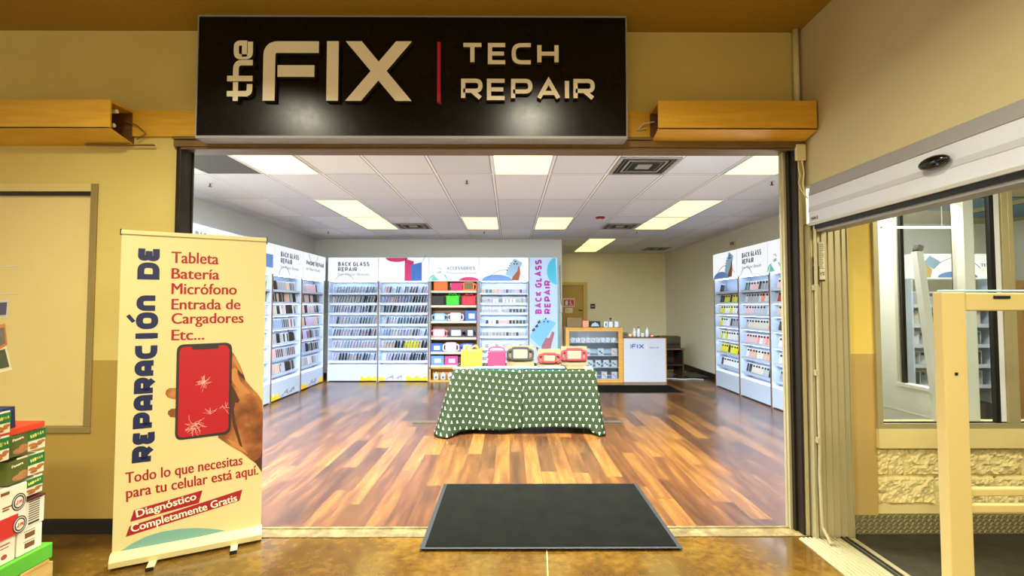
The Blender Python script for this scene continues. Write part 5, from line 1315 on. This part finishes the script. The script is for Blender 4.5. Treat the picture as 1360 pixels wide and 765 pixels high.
MB().box((.455, -.002, .655), (.46, 0, .75)).build('divider', A_PINK, t)
# things on the glass counter
ZC1 = 1.072
tag(MB().rbox((1.14, CY + .1, ZC1), (1.43, CY + .3, ZC1 + .19), .004).build('cardboard_box', M_CARD), 'brown cardboard box on the left of the glass counter', 'box')
t = thing('gift_box', 'small red and white patterned box on the glass counter', 'box', (1.45, CY + .12, ZC1)); MB().rbox((0, 0, 0), (.12, .1, .13), .004).build('box', mat('orange white print', '#d98a6a', .5, noise=.6, nscale=40), t); MB().rbox((.03, .03, .13), (.09, .08, .15), .006).build('bow', mat('red bow', '#a01c20', .5), t)
t = thing('display_stand', 'dark picture stand on the glass counter', 'display stand', (1.59, CY + .1, ZC1)); MB().rbox((0, 0, 0), (.21, .1, .12), .004).build('frame', M_BLACK, t); MB().prism([(.02, .02), (.19, .02), (.16, .07), (.105, .1), (.05, .07)], -.002, 0.001).build('picture', mat('blue grey print', '#9fb2cc', .5), t)
for i, x in enumerate((1.87, 1.965, 2.08)):
    t = thing('white_box', ('white box with dark print on the glass counter', 'white box below the pump bottle on the glass counter', 'plain white box at the right end of the glass counter')[i], 'box', (x, CY + .1, ZC1)); MB().rbox((0, 0, 0), (.08, .08, .115), .004).build('box', M_WHITEP, t)
    MB().box((.03, -.001, .03), (.055, 0, .08) if i == 0 else (.04, 0, .035)).build('print', M_BLACK if i == 0 else M_GREY, t)
t = thing('webcam', 'small black device standing on the white boxes', 'device', (1.99, CY + .13, ZC1 + .116)); MB().rbox((0, 0, 0), (.045, .03, .012), .003).build('base', M_BLACK, t); MB().tube([(.02, .015, .012), (.02, .015, .03)], .006).build('stem', M_BLACK, t); bm = bmesh.new(); bmesh.ops.create_uvsphere(bm, u_segments=14, v_segments=8, radius=.022); mb = MB(); mb.bm(bm, M=Matrix.Translation((.02, .015, .05))); mb.build('head', M_BLACK, t, smooth=True)
# things on the white counter
ZC2 = .88
def bottle(label, x, y, r, h, mc, mcap, cap=.25):
    t = thing('bottle', label, 'bottle', (x, y, ZC2)); MB().lathe([(r * .9, 0), (r, .006), (r, h * .7), (r * .45, h * .8), (r * .4, h * (1 - cap * .5))], seg=16).build('body', mc, t, smooth=True); MB().lathe([(r * .5, h * (1 - cap * .5)), (r * .5, h * .98), (r * .35, h), (0, h)], seg=14).build('cap', mcap, t)
bottle('white bottle with black cap on the white counter', 2.57, CY + .15, .03, .2, M_WHITE, M_BLACK)
bottle('short white bottle with thin nozzle on the white counter', 2.50, CY + .2, .035, .17, M_WHITE, M_WHITE, .6)
bottle('white glue bottle near the right end of the white counter', 2.74, CY + .15, .032, .19, M_WHITE, M_WHITE, .7)
def smallbox(name, label, x, w_, h, c, pic='#f1e3d0'):
    t = thing(name, label, 'box', (x, CY + .12, ZC2)); MB().rbox((0, 0, 0), (w_, .08, h), .004).build('box', mat(label, c, .5), t); MB().box((w_ * .2, -.001, h * .3), (w_ * .8, 0, h * .7)).build('print', mat('p' + pic, pic, .5), t)
smallbox('grey_box', 'grey box at the left end of the white counter', 2.25, .1, .085, '#6e6b66', '#3f3c38')
smallbox('orange_box', 'orange box on the white counter', 2.36, .07, .07, '#e39a5a')
smallbox('orange_box', 'small red-orange box right of the glue bottle', 2.80, .06, .05, '#e0682a')
smallbox('white_box', 'small white box between the bottles on the white counter', 2.62, .05, .07, '#e9e6e4', '#d0d4da')
tag(MB().rbox((2.88, CY + .1, ZC2), (2.97, CY + .16, ZC2 + .018), .004).build('black_tool', M_BLACK), 'small black tool lying at the right end of the white counter', 'tool')
# signs near the back door
t = thing('emergency_sign', 'red and white emergency sign on the mustard door', 'sign', (1.41, 12.565, 1.46)); MB().rbox((0, -.006, 0), (.31, 0, .24), .004).build('plate', mat('pale sign border', '#e9d0b0', .5), t)
MB().box((.02, -.008, .045), (.29, -.006, .195)).build('red_field', mat('sign red', '#c21f22', .5), t)
q = MB(); q.prism([(.06, .06), (.13, .06), (.13, .18), (.06, .16)], -.01, -.008); q.stroke([(.19, .06), (.21, .10), (.2, .14), (.17, .12)], .018, -.01, -.008); q.stroke([(.21, .10), (.24, .06)], .016, -.01, -.008); q.disc(.195, .165, .014, .014, -.01, -.008, n=10); q.build('pictogram', M_WHITE, t)
q = MB(); [q.box((.03 + i * .03, -.0075, zz), (.05 + i * .03, -.006, zz + .018)) for i in range(9) for zz in (.012, .206)]; q.build('print_line', mat('sign red', '', 0), t)
t = thing('door_notice', 'small pale notice under the emergency sign on the door', 'notice', (1.47, 12.562, 1.31)); MB().box((0, -.003, 0), (.2, 0, .13)).build('paper', M_CREAM2, t); MB().box((.04, -.004, .04), (.07, -.003, .09)).build('print', M_GREY, t)
t = thing('room_plate', 'small black room plate on the tan wall right of the door', 'sign', (2.14, 12.598, 1.42)); MB().rbox((0, -.01, 0), (.13, 0, .13), .004).build('plate', M_BLACK, t); MB().box((.02, -.0115, .05), (.11, -.01, .08)).build('print_line', M_GREY, t)
# dark side table, printer and cables in the right corner
t = thing('side_table', 'dark brown side table behind the right end of the counter', 'table', (3.15, 9.9, 0))
MB().rbox((0, 0, .58), (.5, .6, .61), .004).build('top', M_BROWN, t); MB().box((.02, .02, .02), (.05, .58, .58)).box((.45, .02, .02), (.48, .58, .58)).box((.05, .54, .1), (.45, .58, .58)).build('side_panel', mat('very dark wood', '#3a2a18', .5), t); MB().box((.05, .02, .25), (.45, .54, .27)).build('shelf', mat('very dark wood', '', 0), t)
t = thing('printer', 'dark brown machine on the side table behind the counter', 'printer', (3.2, 10.0, .612)); MB().rbox((0, 0, 0), (.4, .35, .24), .01).build('body', mat('dark brown plastic', '#40321f', .4), t); MB().box((.03, -.004, .05), (.37, 0, .1)).build('slot', M_BLACK, t)
tag(MB().rbox((3.66, 9.75, 0), (4.1, 10.5, .04), .01).build('black_bin_lid', M_BLACK), 'flat black tray on the floor by the right baseboard', 'tray')
cb = MB(); rs = random.Random(8); pts = [(3.1, 9.75, .012)]
for i in range(9): pts.append((3.1 + .09 * (i + 1), 9.72 + .04 * math.sin(i * 1.3) - .01 * i, .012))
cb.tube(pts, .009, 6)
tag(cb.build('white_cable', M_WHITE, smooth=True), 'white cable on the floor right of the counter', 'cable')
t = thing('power_strip', 'tangle of white power strips by the right baseboard', 'power strip', (3.75, 10.6, 0))
MB().rbox((0, 0, 0), (.07, .4, .04), .006, M=Matrix.Rotation(.3, 4, 'Z')).build('strip', M_CREAM2, t); MB().tube([(.05, .35, .03), (.15, .2, .05), (.1, .0, .02), (.2, -.1, .015), (.18, .3, .02)], .008, 6).build('cable', M_CREAM2, t)
# alarm box high on the right wall
t = thing('alarm_box', 'small white alarm box with dark lens on the right wall', 'alarm', (4.15, 8.75, 2.60), 0)
MB().rbox((-.05, -.12, 0), (0, .12, .09), .008).build('housing', M_CREAM2, t)
for yy in (-.04, -.1): MB().tube([(-.05, yy, .045), (-.07, yy, .045)], .03, 14).build('lens', mat('grey lens', '#77756e', .3), t)

# ================================================================ BEHIND THE LOBBY GLASS
t = thing('display_shelf', 'pale display shelf with lit header seen through the lobby window', 'display shelf', (4.42, 5.2, 0)); W = .95
MB().box((0, .2, .3), (W, .24, 2.05)).build('back_panel', mat('drab shelf back', '#b5ad86', .6), t); MB().box((0, 0, 0), (.02, .24, 1.8)).box((W - .02, 0, 0), (W, .24, 1.8)).build('side_panel', M_SHELFW, t)
h_ = MB().box((0, -.02, 1.8), (W, .24, 2.07)).build('header_panel', mat('pale lit film', '#f1f6f2', .5, emit=.25), t)
q = MB(); q.disc(.5, 1.81, .22, .07, -.023, -.02, 0, PI); arc(q, .5, 1.7, .33, .7, PI - .7, .006, -.023, -.02); q.build('blue_dome', A_BLUE, h_)
q = MB(); q.prism([(.12, 1.97), (.24, 1.9), (.32, 1.98), (.2, 2.05)], -.023, -.02); q.build('phone_picture', A_PHONE, h_); q = MB(); q.prism([(.1, 1.81), (.2, 1.81), (.22, 1.9), (.12, 1.98), (.1, 1.98), (.12, 1.9)], -.025, -.02); q.build('hand_picture', mat('ochre print', '#cfae62', .6), h_)
q = MB(); font_text(q, 'TECH', .14, .035, -.02, .02, M=Matrix.Translation((.76, 0, 1.93))); q.build('lettering', T_GREY, h_)
SZ = [1.5, 1.28, 1.06, .84, .62]
for z in SZ: MB().box((.02, .0, z - .012), (W - .02, .2, z)).box((.02, -.008, z - .02), (W - .02, 0, z + .02)).build('shelf', M_SHELFW, t)
MB().box((.02, .02, .02), (W - .02, .2, .42)).build('base_panel', mat('dark base', '#3a3b34', .6), t)
rg = random.Random(31)
for si, z in enumerate(SZ):
    for i in range(7):
        c = rg.choice(['pale grey', 'cream', 'grey', 'charcoal', 'teal', 'white'] if si < 3 else ['charcoal', 'teal', 'blue', 'grey', 'white'])
        o = bpy.data.objects.new('phone_case', case_mesh(c, 'pack')); COL.objects.link(o)
        o.matrix_world = Matrix.Translation((4.42 + .1 + i * .115, 5.3, z + .001)) @ Matrix.Rotation(-.7, 4, 'Z')
        tag(o, '%s phone case, %s from left on %s shelf of display seen through lobby window' % (c, ORD[i + 1], ORD[si + 1]), 'phone case', 'phone cases behind the lobby glass')
t = thing('brown_cabinet', 'plain brown cabinet beside the shelf behind the lobby glass', 'cabinet', (5.40, 5.2, 0)); MB().rbox((0, 0, .0), (.5, .4, 1.78), .01).build('body', mat('ochre board', '#a9813f', .6), t); MB().box((.02, -.004, .1), (.245, 0, 1.7)).build('door', mat('ochre board', '', 0), t); MB().box((.255, -.004, .1), (.48, 0, 1.7)).build('door', mat('ochre board', '', 0), t)
t = thing('leaning_pole', 'white pole with black tip leaning behind the lobby glass', 'pole', (0, 0, 0))
a = at(1248, 555, 3.34); b = at(1218, 334, 3.42); a = a + (a - b) * ((a.z - .01) / (b.z - a.z))
q = MB(); q.tube([a, b], .035, 4); q.build('pole', M_WHITE, t)
MB().tube([b, b + (b - a).normalized() * .04 + Vector((.02, 0, .0))], .03, 6).build('tip', M_BLACK, t)
MB().lathe([(.05, 0), (.05, .012), (.02, .02)], (a.x, a.y, 0), 14).build('foot', M_WHITE, t)
for lb, p0, p1, w_ in [('straight lamp reflection in the lobby glass, built as a glowing tube', (1168, 302), (1272, 302), .008), ('broad slanting lamp reflection in the lobby glass, built as a glowing tube', (1168, 284), (1264, 267), .018)]:
    y = 3.24 if w_ < .01 else 3.30; A_ = at(*p0, y); B2 = at(*p1, y); t = thing('lamp_reflection', lb, 'lamp reflection', tuple(A_), 0)  # lamp reflections in the glass, built as glowing tubes with added hangers
    MB().tube([(0, 0, 0), B2 - A_], w_, 8).build('tube', mat('reflected lamp glow', '#fff6cc', .5, emit=1.3), t); MB().tube([(0, 0, 0), (.015, 0, 0)], w_ * 1.15, 8).build('end_cap', M_WHITE, t)
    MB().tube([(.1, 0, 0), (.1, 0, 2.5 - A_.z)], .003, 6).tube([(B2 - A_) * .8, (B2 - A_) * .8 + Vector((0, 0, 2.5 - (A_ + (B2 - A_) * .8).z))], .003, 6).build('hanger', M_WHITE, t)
